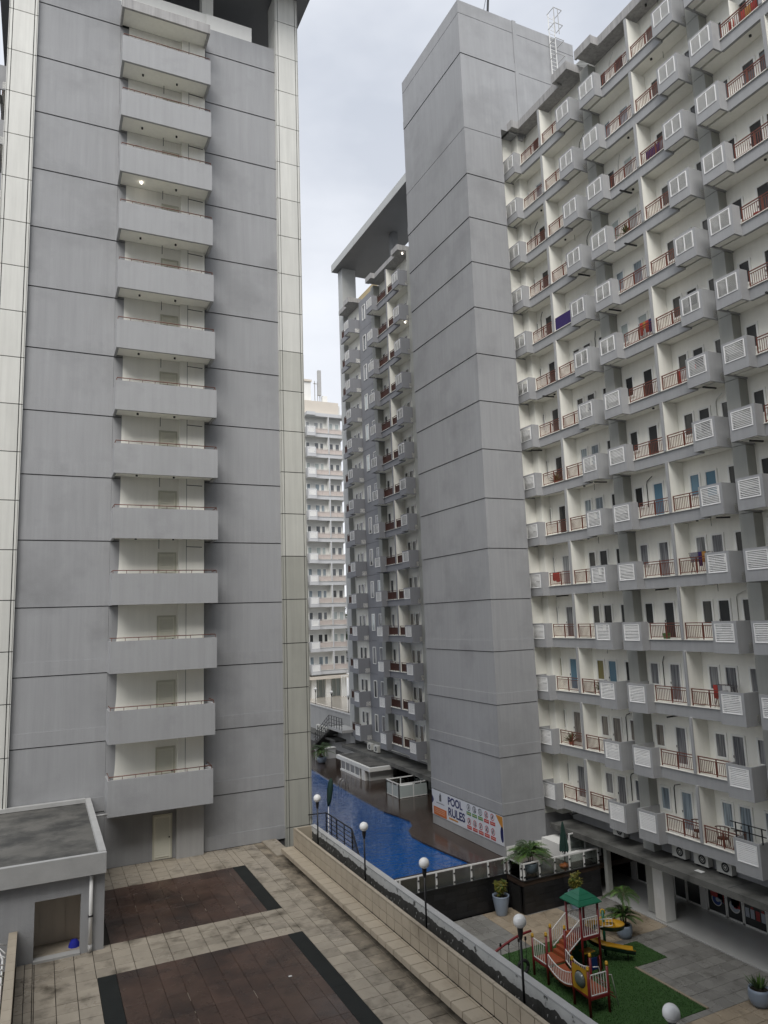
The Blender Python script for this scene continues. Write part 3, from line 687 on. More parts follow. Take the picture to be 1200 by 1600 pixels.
KR = facade_kit(BALG, WHITE, RAIL, 'r')
XW = 28.35
FZ = [-11.13+3.025*k for k in range(13)] + [28.33, 31.5]
AB = thing('apartment_building', 'large white and grey apartment block with rows of red railed balconies', 'apartment block', (34, 22, -15.2))
OFF = Vector((34, 22, -15.2))
FY = [32.47, 24.93, 17.47]
wpart('wall', MB().box(XW, XW+.3, 10.2, 36.0, -11.6, 32.0, WHITE).box(XW+.31, 45, 10.3, 35.8, -11.88, 32.0, GRAY2).box(30.7, 45, 10.3, 35.8, -15.2, -11.89, GRAY2), AB)
wpart('end_wall', MB().box(26.95, XW-.005, 35.82, 36.0, -11.6, 31.6, WHITE).box(27.7, XW-.006, 35.2, 35.81, -11.6, 31.6, WHITE), AB, 'white return wall beside the stair tower')
rgp = random.Random(11)
for k in range(14):
    for bi, y in enumerate(FY):
        def pick(u):
            if k <= 2: pool = PANE_C[:2]*2 + [PANE_C[3]]
            elif k == 3: pool = PANE_D + [PANE_C[0]]
            elif k == 4: pool = [PANE_C[2], PANE_D[0], PANE_D[0], PANE_C[0]]
            else: pool = PANE_D*4 + [PANE_C[0], PANE_C[1], PANE_PURP, PANE_WHITE]
            p = rgp.choice(pool); return [p, p if rgp.random() < .75 else rgp.choice(pool), rgp.choice(PANE_D)]
        ps = pick(0) + pick(1)
        if k == 0: ps = [PANE_C[1]]*6 if bi else [PANE_C[0]]*6
        if k == 1: ps = [PANE_C[0] if bi else PANE_C[3]]*6; ps[0] = PANE_C[3]
        if k == 2 and bi == 0: ps = [PANE_OLIVE, PANE_BLUE, PANE_D[0], PANE_OLIVE, PANE_BLUE, PANE_D[0]]
        if k == 2 and bi == 1: ps = [PANE_C[0]]*6
        if k == 5 and bi == 1: ps = [PANE_D[0], PANE_BLUE, PANE_D[0], PANE_BLUE, PANE_BLUE, PANE_D[0]]
        if k == 3 and bi == 1: ps = [PANE_D[1]]*6
        if k == 6 and bi == 1: ps = [PANE_D[1]]*6
        bay(KR, AB, XW-OFF.x, y-OFF.y, FZ[k]-OFF.z, ps, 1 if k >= 8 else 0, k*10+bi)
    for y in (28.69, 21.22):
        g = .012 if k else 0
        wpart('column', MB().box(27.78, XW-.003, y-.35, y+.35, FZ[k]+(.0 if k else -3.7), FZ[k+1]-.024, OLIVE), AB)
# roof slabs over each bay, corrugated edge on the second
for bi, y in enumerate(FY):
    z = FZ[14]; m = MB()
    m.prism([(XW-1.47, y-3.35), (XW-1.47, y-2.06), (XW-.95, y-2.06), (XW-.95, y+2.11), (XW-1.47, y+2.11), (XW-1.47, y+3.44), (XW+.6, y+3.44), (XW+.6, y-3.35)], z+.1, z+.52, STAINED)
    m.box(XW-1.49, XW-1.35, y-3.37, y-2.04, z, z+.521, STAINED).box(XW-.97, XW-.83, y-2.04, y+2.09, z, z+.521, STAINED).box(XW-1.49, XW-1.35, y+2.09, y+3.46, z, z+.521, STAINED)
    m.box(XW-1.35, XW-.1, y-3.37, y-3.25, z, z+.5, STAINED).box(XW-1.35, XW-.83, y+2.09, y+2.2, z, z+.5, STAINED).box(XW-1.35, XW-.83, y-2.15, y-2.041, z, z+.5, STAINED)
    wpart('roof_slab', m, AB)
m = MB(); y = 36.0
while y > 10.5:
    m.prism([(27.65, 32.02), (29.6, 32.6), (29.6, 32.66), (27.65, 32.08)], y-.05, y, CANF, 'y'); y -= .11
    if y < 28 and False: pass
o = wpart('corrugated_roof', m, AB)
wpart('rooftop_parapet', MB().box(29.0, 29.2, 29.0, 35.0, 32.0, 33.3, GRAY2), AB)
# balcony clutter that belongs to the walls: pipes and drains
rgc = random.Random(21)
for k in range(14):
    for bi, y in enumerate(FY):
        z = FZ[k]
        if rgc.random() < .45:
            yy = y+rgc.choice((-2.7, 2.7, 1.2)); wpart('drain_pipe', MB().bar((XW-1.2, yy, z-.08), (XW-.35, yy, z-.04), .07, BMET), AB)
        if rgc.random() < .55:
            yy = y+rgc.choice((2.3, -2.35)); s = rgc.uniform(.3, .7)
            wpart('cable_pipe', MB().tube([(XW-.03, yy, z+1.2), (XW-.03, yy, z+2.4), (XW-.08, yy-.1, z+2.55), (XW-.25, yy-s, z+2.7)], .022, BMET if rgc.random() < .6 else ACW, 6), AB)
        if rgc.random() < .5:
            yy = y+rgc.choice((1.0, -1.0)); wpart('ceiling_lamp', MB().tube([(XW-.45, yy, FZ[k+1]+.0), (XW-.45, yy, FZ[k+1]+.1)], .06, BMET, 8), AB)
            wpart('antenna_wire', MB().bar((XW-.25, yy-.6, FZ[k+1]-.3), (XW-.25, yy-.6, FZ[k+1]+.08), .015, BMET), AB)
# odd things on single balconies
o = wpart('open_door', MB().bar((XW-.03, 19.1, 25.4+.4), (XW-.03, 19.1, 27.4), .04, FRAMEM).box(XW-.75, XW-.03, 19.08, 19.12, 25.7, 27.45, WHITE), AB, 'white balcony door standing open')
tag(link('blanket', B(XW-.93, XW-.90, 30.42, 32.35, FZ[9]+.62, FZ[9]+1.35, PURP).mesh('blanket')), 'dark purple blanket hung over a balcony railing beside the stair tower', 'blanket')
def laundry(name, lab, y0, y1, z, cols, cat):
    r = thing(name, lab, cat, (XW-.6, (y0+y1)/2, z)); rr = random.Random(int(y0*100)); y = y0
    while y < y1:
        w = rr.uniform(.15, .3); h = rr.uniform(.4, .7)
        wpart('garment', MB().prism([(y, z+1.35), (y+w, z+1.35), (y+w*1.05, z+1.35-h), (y+w*.5, z+1.3-h), (y-.02, z+1.36-h)], XW-.62, XW-.59, rr.choice(cols), 'x'), r); y += w+.04
    wpart('line', MB().bar((XW-.605, y0-.1, z+1.36), (XW-.605, y1+.1, z+1.36), .015, BMET), r)
CLO = [mat('cloth_red', (.4, .05, .04), .85, .2, 6), mat('cloth_ochre', (.4, .2, .05), .85, .2, 6), mat('cloth_white', (.6, .6, .58), .85, .1, 6), PURP, mat('cloth_grey', (.2, .2, .22), .85, .1, 6)]
laundry('laundry', 'ochre and red laundry drying below the open white balcony door', 17.9, 19.2, FZ[12], CLO[:3], 'laundry')
laundry('laundry', 'dark mixed laundry behind a high balcony railing of the big block', 23.1, 24.6, FZ[11], CLO[2:], 'laundry')
laundry('laundry', 'red and white laundry on a middle balcony with a pink curtain', 23.0, 24.0, FZ[7], CLO[:3], 'laundry')
laundry('laundry', 'bright red cloth hanging on a balcony near the stair tower', 34.0, 34.4, FZ[4], CLO[:1], 'laundry')
ROWS = ['lowest', 'second', 'third', 'fourth', 'fifth', 'sixth', 'seventh', 'eighth', 'ninth', 'tenth', 'eleventh', 'twelfth', 'thirteenth', 'top']
BAYN = ['bay by stair tower', 'middle bay', 'rightmost bay']
def at_row(k, bi, side): return 'on %s balcony row from below, %s, %s half' % (ROWS[k], BAYN[bi], 'nearer' if side < 0 else 'farther')
PLASTIC = [mat('plastic_blue', (.03, .12, .32), .4, .1, 5), mat('plastic_red', (.35, .03, .03), .4, .1, 5), mat('plastic_green', (.03, .2, .06), .4, .1, 5)]
rgx = random.Random(77)
for k, bi, sd, kind in ((1, 0, 1, 'plant'), (2, 1, -1, 'rack'), (3, 1, 1, 'bucket'), (4, 1, -1, 'rack'), (5, 0, -1, 'bucket'), (6, 2, 1, 'rack'), (6, 0, 1, 'plant'), (8, 1, 1, 'rack'), (8, 2, 1, 'plant'), (9, 2, 1, 'bucket'), (10, 0, -1, 'rack'), (10, 1, 1, 'plant'), (4, 0, -1, 'bucket'), (2, 0, -1, 'plant')):
    y = FY[bi]+sd*rgx.uniform(.7, 1.7); z = FZ[k]+.452
    if kind == 'plant':
        r = thing('balcony_plant', 'green plant '+at_row(k, bi, sd), 'potted plant', (XW-.62, y, z)); part('pot', MB().lathe([(.001, 0), (.11, 0), (.15, .28), (.13, .28), (.12, .24)], (0, 0, 0), PORG, 12), r)
        m = MB()
        for i in range(60):
            a, el = rgx.uniform(0, 6.28), rgx.uniform(.2, 1.5); leaf(m, (0, 0, .25), (math.cos(a)*math.cos(el), math.sin(a)*math.cos(el), math.sin(el)), rgx.uniform(.3, .75), .07, PALM if rgx.random() < .6 else PALMB, .1)
        part('foliage', m, r)
    elif kind == 'bucket':
        r = thing('bucket', 'plastic bucket '+at_row(k, bi, sd), 'bucket', (XW-.55, y, z)); pm = rgx.choice(PLASTIC)
        part('bucket_body', MB().lathe([(.001, 0), (.14, 0), (.19, .36), (.2, .38), (.17, .36), (.13, .03)], (0, 0, 0), pm, 14), r)
        part('bucket_handle', MB().tube([(0, -.18, .36), (.05, 0, .30), (0, .18, .36)], .01, BMET, 5), r)
    else:
        r = thing('drying_rack', 'clothes rack '+at_row(k, bi, sd), 'drying rack', (XW-.5, y, z)); m = MB()
        for yy in (-.5, .5): m.bar((-.2, yy, 0), (.2, yy, 1.1), .025, CHROME).bar((.2, yy, 0), (-.2, yy, 1.1), .025, CHROME)
        for xx in (-.2, 0, .2): m.bar((xx, -.5, 1.1), (xx, .5, 1.1), .02, CHROME)
        part('rack_frame', m, r); yy = -.45
        while yy < .4:
            w = rgx.uniform(.14, .26); h = rgx.uniform(.35, .7); part('garment', MB().box(-.22, -.19, yy, yy+w, 1.1-h, 1.11, rgx.choice(CLO)), r); yy += w+.03
# balcony chairs on the lowest floor
CH = None
for lb, y, rz in (('round backed brown chair on the lowest balcony against the dividing wall', 25.5, .3), ('round backed brown chair on the lowest balcony right of the dividing wall', 24.2, .2), ('round backed brown chair on the lowest balcony next to the louvred box', 23.3, -.2)):
    if CH is None:
        CH = thing('balcony_chair', lb, 'chair', (XW-.5, y, FZ[0]+.451), rz, 'chairs on the lowest balcony')
        part('seat', MB().lathe([(.001, .40), (.24, .40), (.25, .43), (.24, .45), (.001, .45)], (0, 0, 0), WOODC, 16), CH)
        for sx in (-1, 1):
            for sy in (-1, 1): part('leg', MB().tube([(sx*.17, sy*.17, .41), (sx*.22, sy*.22, 0)], .02, WOODC, 6), CH)
        bk = MB().tube([(.24*math.cos(a), .30*math.sin(a), .86) for a in [R(-100+20*i) for i in range(11)]], .025, WOODC, 6)
        for a in (-80, -40, 0, 40, 80): bk.bar((.23*math.cos(R(a)), .25*math.sin(R(a)), .44), (.24*math.cos(R(a)), .30*math.sin(R(a)), .86), .022, WOODC)
        part('backrest', bk, CH)
    else:
        o = copy_tree(CH); o.location = (XW-.5, y, FZ[0]+.451); o.rotation_euler.z = rz; o['label'] = lb
m = MB()
for y in (22.75, 22.1, 21.5): m.bar((27.0, y, -9.74), (27.0, y, -9.1), .04, BMET)
for z in (-9.12, -9.42): m.bar((27.0, 23.0, z), (27.0, 21.3, z), .035, BMET)
wpart('safety_rail', m, AB, 'thin black safety rail above the lowest louvred box')
# air conditioners on the arcade roof
def ac_unit(lab, loc, rz=0, group=None, src=[None]):
    if src[0] is None:
        r = thing('air_conditioner', lab, 'air conditioner', loc, rz, group); src[0] = r
        part('casing', B(-.15, .15, -.4, .4, .06, .62, ACW), r)
        part('fan_grille', MB().disc((-.152, -.08, .34), .0, .23, 'x', DARKIN, 20).disc((-.157, -.08, .34), .21, .24, 'x', ACW, 20).disc((-.157, -.08, .34), .10, .12, 'x', ACW, 16).disc((-.157, -.08, .34), 0, .05, 'x', ACW, 10), r)
        part('foot', B(-.15, .15, -.3, -.22, 0, .058, BMET), r); part('foot', B(-.15, .15, .22, .3, 0, .058, BMET), r)
    else:
        r = copy_tree(src[0]); r.location = loc; r.rotation_euler.z = rz; r['label'] = lab; r['group'] = group or ''
    return r
for lb, y in zip(('air conditioner tucked under the box left of the lowest railing', 'air conditioner on the arcade roof below the lowest railing', 'air conditioner on the arcade roof nearest the last louvred box', 'air conditioner on the arcade roof far from the others by the column'), (26.9, 25.6, 24.35, 30.9)):
    ac_unit(lb, (28.05, y, -11.86), 0, 'air conditioners on the arcade roof')

# ================================================================== ARCADE under the block
AR = thing('arcade', 'ground floor shop arcade with dark weathered concrete canopy roof', 'arcade', (29, 24, ZP))
wpart('canopy_roof', MB().box(26.75, 30.7, 8, 34.95, -12.13, -11.9, CONC).box(26.6, 26.749, 8, 34.95, -12.16, -11.87, CONC), AR)
for y in (12.2, 15.9, 19.6, 23.3, 26.9, 30.6): wpart('roof_joint', B(26.62, 28.3, y-.012, y+.012, -11.899, -11.893, DARKGAP), AR)
wpart('upper_wall', MB().box(28.3, 28.349, 8, 35, -11.9, -11.15, GRAY), AR)
for y in (27.55, 20.1, 12.6):
    c = wpart('column', MB().box(27.4, 28.04, y, y+.66, ZP, -12.14, FARW).box(27.385, 28.055, y-.015, y+.675, ZP, ZP+.1, ARCF), AR)
    wpart('panel_hatch', MB().box(27.383, 27.399, y+.2, y+.46, ZP+1.05, ZP+1.5, WMET), c)
wpart('pillar', MB().box(27.35, 27.62, 31.3, 31.55, ZP, -12.14, OLIVE), AR)
def shop(y0, y1, mt, posters=()):
    f = wpart('shop_window', MB().box(30.36, 30.40, y0, y0+.06, ZP+.02, -12.2, FRAMEM).box(30.36, 30.40, y1-.06, y1, ZP+.02, -12.2, FRAMEM).box(30.36, 30.40, y0, y1, ZP+.02, ZP+.1, FRAMEM), AR)
    wpart('pane', B(30.385, 30.395, y0+.06, y1-.06, ZP+.1, -12.2, mt), f)
    return f
wpart('shop_wall', MB().box(30.41, 30.6, 8, 34.95, ZP, -12.14, DARKIN), AR)
for a, b in ((28.98, 29.78), (28.07, 28.96), (31.5, 32.42)): shop(a, b, PANE_D[0])
wpart('pier', B(30.3, 30.409, 27.7, 28.05, ZP, -12.14, FARW), AR); wpart('pier', B(30.3, 30.409, 32.45, 32.8, ZP, -12.14, FARW), AR); wpart('pier', B(30.3, 30.409, 29.8, 31.48, ZP, -12.14, ARCF), AR); wpart('pier', B(30.3, 30.409, 24.0, 24.35, ZP, -12.14, FARW), AR)
rg = random.Random(8)
for idx, (a, b) in enumerate(((26.58, 27.68), (25.65, 26.56), (24.4, 25.63))):
    f = shop(a, b, PANE_D[1])
    m = MB(); yc = (a+b)/2; x = 30.380
    if idx < 2:
        m.disc((x, yc, -14.22), .25, .29, 'x', FARW, 28).disc((x+.001, yc, -14.22), 0, .25, 'x', POSB if idx == 0 else SKIN_W, 28, .003).disc((x-.002, yc-.05, -14.2), 0, .11, 'x', SKIN_W if idx == 0 else POSR, 12)
        for i in range(7): m.box(x-.006, x-.001, a+.08+rg.random()*(b-a-.3), a+.2+rg.random()*.2, -14.2+rg.uniform(-.1, .2), -13.9+rg.uniform(0, .4), rg.choice((SKIN_W, POSB, POSR)))
    else:
        for i in range(4):
            yy = b-.2-i*.28; m.disc((x, yy, -13.95-.05*(i % 2)), 0, .075, 'x', rg.choice((POSR, BLKP)), 12); m.box(x-.006, x-.001, yy-.11, yy+.1, -14.45, -14.04, SKIN_W if i != 2 else POSR)
    wpart('poster', m, f, 'picture poster stuck on the shop window')
for y in (22.0, 20.5): shop(y, y+1.4, PANE_D[1])
# ================================================================== FAR WING
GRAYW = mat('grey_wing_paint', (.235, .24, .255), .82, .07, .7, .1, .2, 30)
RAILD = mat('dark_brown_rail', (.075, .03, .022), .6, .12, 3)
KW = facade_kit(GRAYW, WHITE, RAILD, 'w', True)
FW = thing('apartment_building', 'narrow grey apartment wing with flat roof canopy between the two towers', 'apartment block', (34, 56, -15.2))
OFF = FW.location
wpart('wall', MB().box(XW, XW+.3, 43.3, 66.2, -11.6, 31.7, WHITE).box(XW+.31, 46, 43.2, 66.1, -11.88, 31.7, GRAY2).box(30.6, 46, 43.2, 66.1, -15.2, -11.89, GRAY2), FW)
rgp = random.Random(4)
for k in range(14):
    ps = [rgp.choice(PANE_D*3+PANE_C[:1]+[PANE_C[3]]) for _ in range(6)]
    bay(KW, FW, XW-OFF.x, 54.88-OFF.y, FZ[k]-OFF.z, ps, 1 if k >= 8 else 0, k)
    ps = [rgp.choice(PANE_D*3+PANE_C[:1]) for _ in range(6)]
    bay(KW, FW, XW-OFF.x, 65.93-OFF.y, FZ[k]-OFF.z, ps, 1 if k >= 8 else 0, k, 'B') if False else None
    z = FZ[k]; zn = FZ[k+1]
    # grey mid wall with two slim windows, and its joint
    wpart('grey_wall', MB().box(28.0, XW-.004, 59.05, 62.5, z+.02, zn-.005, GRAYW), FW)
    for wy in (59.75, 61.3):
        f = wpart('window', MB().box(27.95, 27.999, wy-.33, wy-.27, z+.9, z+2.45, FRAMEM).box(27.95, 27.999, wy+.27, wy+.33, z+.9, z+2.45, FRAMEM).box(27.95, 27.999, wy-.27, wy+.27, z+2.39, z+2.45, FRAMEM).box(27.95, 27.999, wy-.27, wy+.27, z+.9, z+.96, FRAMEM), FW)
        wpart('pane', B(27.98, 27.996, wy-.27, wy+.27, z+.96, z+2.39, rgp.choice(PANE_D+[PANE_C[0], PANE_WHITE])), f)
    wpart('column', MB().box(27.75, XW-.004, 58.36, 59.04, z, zn-.02, OLIVE), FW)
    wpart('column', MB().box(27.75, XW-.004, 50.0, 51.5, z if k else -15, zn-.02, OLIVE), FW)
    # end bay: box, slab, railing, windows
    b_ = link('balcony', KW['endslab'] if 'endslab' in KW else KW.setdefault('endslab', MB().box(-.78, 0, -3.33, .1, .07, .45, WHITE).box(-.93, -.781, -2.08, .1, 0, .53, GRAYW).mesh('balcony')), FW, (XW-OFF.x, 65.93-OFF.y, z-OFF.z))
    e_ = link('ac_enclosure', KW['encB'], FW, (XW-OFF.x, 65.93-OFF.y, z-OFF.z)); link('louvre', KW['louB2' if k >= 8 else 'louB'], e_); link('railing', KW['railB'], b_)
    for i in (3, 4):
        nm, wy, me, (w, z0, z1) = KW['win'][i]; o = link(nm, me, FW, (XW-OFF.x, 65.93+wy-OFF.y-.2, z-OFF.z)); pm = rgp.choice(PANE_D)
        key = (i, pm.name)
        if key not in KW['pane']: KW['pane'][key] = B(-.018, -.004, -w/2, w/2, z0+(.16 if nm != 'window' else 0), z1, pm).mesh('pane')
        link('pane', KW['pane'][key], o)
for y0, y1 in ((51.5, 58.35), (62.55, 66.1)):
    z = FZ[14]; m = MB()
    m.box(27.3, 28.9, y0, y1, z+.05, z+.5, STAINED).box(26.9, 27.299, y0, y0+1.25, z, z+.505, STAINED)
    if y0 < 55: m.box(26.9, 27.299, y1-1.25, y1, z, z+.505, STAINED)
    wpart('roof_slab', m, FW)
wpart('corner_column', MB().box(27.85, 29.4, 66.2, 67.35, -15.2, 36.99, CANF), FW)
wpart('roof_parapet', MB().box(29.2, 29.5, 57.5, 66, 31.7, 33.4, TAN).box(29.2, 29.5, 43.5, 57.45, 31.7, 33.2, CANF), FW, 'tan painted roof parapet')
wpart('roof_canopy', MB().box(27.19, 32.0, 43.3, 67.46, 37.0, 37.75, SOFF), FW, 'flat roof canopy slab')
m = MB(); y = 43.4
while y < 67.4: m.box(27.15, 27.188, y, min(y+3.0, 67.49)-.03, 36.98, 37.78, CANF); y += 3.0
m.box(27.15, 32.0, 67.461, 67.5, 36.98, 37.78, CANF).box(27.19, 32.0, 43.22, 43.29, 36.98, 37.78, CANF)
wpart('canopy_fascia', m, FW)
for y in (57.6, 52.2): wpart('canopy_post', B(29.6, 30.2, y, y+.7, 31.6, 36.98, SOFF), FW)
for k, y in ((13, 51.9), (11, 51.9)): wpart('lit_downlight', MB().sphere((27.6, y, FZ[k+1]-.05), .06, BULB, 10, 6), FW, 'lit ceiling lamp')
wpart('lower_canopy', MB().box(26.75, 30.5, 46, 66.6, -12.15, -11.9, CONC).box(26.6, 26.749, 46, 66.6, -12.18, -11.87, CONC), FW, 'dark concrete lower canopy by the pool')
wpart('lower_wall', MB().box(29.8, 30.1, 44, 66.4, -15, -12.16, DARKIN), FW)
for y in (47, 52.2, 57.5, 62.8): wpart('lower_column', B(27.6, 28.0, y, y+.5, -13.3, -12.16, OLIVE), FW)
for lb, y in (('white air conditioner under the far wing lowest box, left of two', 61.8), ('white air conditioner under the far wing lowest box, right of two', 60.4)): ac_unit(lb, (27.5, y, -11.86), 0, 'air conditioners under the far wing')

# neighbour facade on the left tower's outer side
KL = facade_kit(BALG, WHITE, RAIL, 'l')
wpart('side_wall', MB().box(-1.9, -1.6, 36.7, 57, -12, 32.2, WHITE), LT)
for k in range(14):
    bay(KL, LT, -1.9-LT.location.x, 42.4-LT.location.y, FZ[k]-.05-LT.location.z, PANE_D[0], 1, k)

# ================================================================== WHITE FAR TOWER
KF = facade_kit(FARG, FARW, PINK, 'f', True)
WT_ = thing('apartment_building', 'distant white apartment tower seen in the gap between the grey towers', 'apartment block', (36.75, 95, -10.45), R(90))
fz = [26.0-3.03*j for j in range(-1, 12)]
lx = lambda X: -(X-36.75)         # world X to local y
part('wall', MB().box(0, 14, lx(39.0), lx(24), 2.9, 41.6, FARW), WT_)
rgp = random.Random(9)
for j in range(1, 13):
    z = fz[j]+10.45
    for fi, fy in enumerate((0, 7.45)):
        ps = [rgp.choice([PANE_FAR, PANE_FAR, PANE_D[0], PANE_C[2], PANE_WHITE, PANE_C[1]])]*3 + [rgp.choice([PANE_FAR, PANE_D[0], PANE_WHITE, PANE_FAR])]*3
        bay(KF, WT_, 0, fy, z, ps, 0, j)
        if fi == 0 : pass
    part('end_box', MB().box(.4, 1.6, lx(39.4), lx(39.02), z, z+1.4, FARG), WT_)
for fy in (0, 7.45): part('roof_slab', MB().box(-.97, .5, fy-2.08, fy+2.13, fz[0]+10.45, fz[0]+10.95, FARG).box(-1.47, .5, fy-3.33, fy-2.09, fz[0]+10.45, fz[0]+10.95, FARG).box(-1.47, .5, fy+2.14, fy+3.42, fz[0]+10.45, fz[0]+10.95, FARG), WT_)
part('parapet', MB().box(-.4, 12, lx(38.6), lx(24), 39.95, 41.9, FARC), WT_, label='tan stained roof parapet')
part('roof_room', MB().box(1, 8, lx(34.9), lx(24), 41.6, 45.2, FARW).box(.8, 8.2, lx(35.0), lx(23.9), 45.2, 45.5, FARC), WT_)
m = MB()
for X in (35.5, 35.95, 36.3): m.bar((1, lx(X), 41.5), (1, lx(X), 45.4), .1, COPE)
m.bar((1, lx(35.3), 45), (1, lx(36.4), 45), .1, COPE).box(.8, 1.2, lx(37.4), lx(36.6), 41.6, 43.2, FARW).box(.6, 1, lx(36.4), lx(35.9), 43.2, 47, COPE)
part('antenna_rack', m, WT_)
part('podium_roof', MB().box(-1.6, 3, lx(38.9), lx(22), 2.5, 2.88, FARC), WT_)
part('podium_wall', MB().box(.6, 1, lx(38.8), lx(22), 0, 2.5, PANE_WHITE), WT_, label='pale glazed ground floor')
for X in (33.8, 35.9, 38.2): part('podium_column', B(-.9, -.3, lx(X+.35), lx(X-.35), 0, 2.5, FARW), WT_)
for i in range(9): part('mullion', B(.5, .599, lx(33+i*.65)-.04, lx(33+i*.65)+.04, 0, 2.5, FARW), WT_)
m = MB()
for i in range(7): m.bar((37.2+i*.35, 92.5, -10.4), (37.2+i*.35, 92.5, -7.6), .09, FARW)
m.bar((37.1, 92.5, -7.6), (39.6, 92.5, -7.6), .12, FARW)
tag(link('fence', m.mesh('fence')), 'tall white slatted screen beside the distant white tower', 'fence')
m = MB()
for i in range(4): m.box(37.2, 41, 86.6+i*.02, 87, -10.4+i*.42, -10.03+i*.42, FARC)
tag(link('retaining_wall', m.mesh('retaining_wall')), 'tan stepped wall beside the far terrace', 'wall')
# far retaining wall and planter line
RW = thing('retaining_wall', 'grey retaining wall with planter edge carrying the three far lamps', 'wall', (28.2, 75, -13))
wpart('wall', MB().box(28.05, 28.29, 67.0, 100, -15.2, -9.45, GRAY2), RW); wpart('coping', MB().box(28.0, 28.32, 67.0, 100, -9.449, -9.36, COPE), RW)
wpart('inner_kerb', MB().box(29.2, 29.4, 67.0, 100, -10.5, -9.5, FARC), RW); wpart('soil', MB().box(28.33, 29.19, 67.0, 100, -10.4, -9.95, SOIL), RW)
wpart('ledge', MB().box(26.9, 28.04, 69, 100, -12.1, -11.9, CONC), RW)
for i, lb in enumerate(('nearest', 'second', 'third', 'fourth', 'farthest')): ac_unit('white air conditioner on the far ledge, %s from the stair landing' % lb, (27.8, 71.6+i*1.15, -11.88), 0, 'air conditioners on the far ledge')
# steel stair by the far wing
SR = thing('metal_stair', 'concrete stair with black railing up to the landing beside the far wing', 'stair', (27, 68, -13.3))
wpart('landing', MB().box(26.3, 28.0, 65.6, 69.2, -10.75, -10.5, COPE), SR)
m = MB()
for i in range(12):
    f = i/12; m.box(26.6, 28.0, 69.2+f*5.5, 69.2+(i+1)/12*5.5, -10.75-f*2.6, -10.5-f*2.6, CONC)
wpart('steps', m, SR)
m = MB()
for i in range(6): m.bar((26.35, 65.8+i*.68, -10.5), (26.35, 65.8+i*.68, -9.4), .05, BMET)
for z in (-9.4, -9.75, -10.1): m.bar((26.35, 65.7, z), (26.35, 69.2, z), .04, BMET).bar((26.35, 69.2, z), (26.65, 74.6, z-2.6), .04, BMET)
for i in range(1, 8): f = i/8; m.bar((26.35+.3*f, 69.2+5.4*f, -10.5-2.6*f), (26.35+.3*f, 69.2+5.4*f, -9.4-2.6*f), .045, BMET)
wpart('railing', m, SR)

# ================================================================== POOLSIDE
KI = thing('kiosk', 'low white flat roofed kiosk with a row of windows by the pool', 'kiosk', (26, 60, ZD))
wpart('wall', MB().box(25.05, 27.2, 56.6, 62.6, ZD, -12.46, FARW).box(24.72, 25.049, 56.9, 57.6, ZD, -12.46, FARW), KI)
wpart('roof', MB().box(24.7, 27.5, 55.9, 63.3, -12.45, -12.15, FARW).box(24.95, 27.4, 56.2, 63.1, -12.149, -12.12, ROOFD), KI)
for i in range(4):
    y = 58.0+i*1.05
    f = wpart('window', MB().box(24.73, 24.8, y, y+.08, ZD+.12, -12.46, WMET).box(24.73, 24.8, y+.97, y+1.04, ZD+.12, -12.46, WMET).box(24.73, 24.8, y+.081, y+.969, ZD+.12, ZD+.19, WMET), KI)
    wpart('pane', B(24.76, 24.77, y+.08, y+.97, ZD+.19, -12.46, PANE_FAR), f)
wpart('sill', B(24.7, 25.04, 57.9, 62.3, ZD, ZD+.11, WMET), KI)
JR = thing('glass_enclosure', 'white framed glass enclosure beside the stair tower by the pool', 'enclosure', (25.5, 51, ZD))
cs = [(24.4, 49.9), (24.38, 52.0), (26.8, 52.0), (26.8, 49.9)]
for i in range(4):
    a, b = cs[i], cs[(i+1) % 4]
    m = MB(); n = 2
    for j in range(n+1):
        q = (a[0]+(b[0]-a[0])*j/n, a[1]+(b[1]-a[1])*j/n); m.bar((*q, ZD), (*q, ZD+1.05), .07, WMET)
    m.bar((*a, ZD+1.04), (*b, ZD+1.04), .07, WMET).bar((*a, ZD+.06), (*b, ZD+.06), .05, WMET)
    wpart('frame', m, JR); wpart('glass_panel', MB().bar((*a, ZD+.5), (*b, ZD+.5), .012, PANE_WHITE if i in (0, 3) else GLASS, .8), JR)
wpart('cabinet', MB().box(25.0, 26.2, 50.4, 51.5, ZD, ZD+.7, FARW).box(25.5, 25.9, 50.38, 50.399, ZD+.25, ZD+.55, DARKIN), JR)
m = MB()
for y in (55.4, 55.95): m.tube([(22.0, y, ZD-.5), (22.0, y, ZD+.45), (22.15, y, ZD+.62), (22.4, y, ZD+.6), (22.6, y, ZD+.35), (22.6, y, ZD)], .025, CHROME, 8)
tag(link('pool_ladder', m.mesh('pool_ladder')), 'curved steel pool ladder rails at the pool edge before the kiosk', 'ladder')
PF = thing('white_table', 'white bar table and rail beside the far potted palm', 'table', (24.6, 68.5, ZD))
wpart('top', MB().box(24.3, 26.4, 67.6, 68.2, ZD+.95, ZD+1.02, WMET), PF)
for x, y in ((24.35, 67.65), (25.0, 67.65), (25.3, 67.65)): wpart('leg', B(x, x+.12, y, y+.12, ZD, ZD+.949, WMET), PF)
wpart('panel', B(25.5, 26.4, 67.7, 67.8, ZD, ZD+.949, FARG), PF)
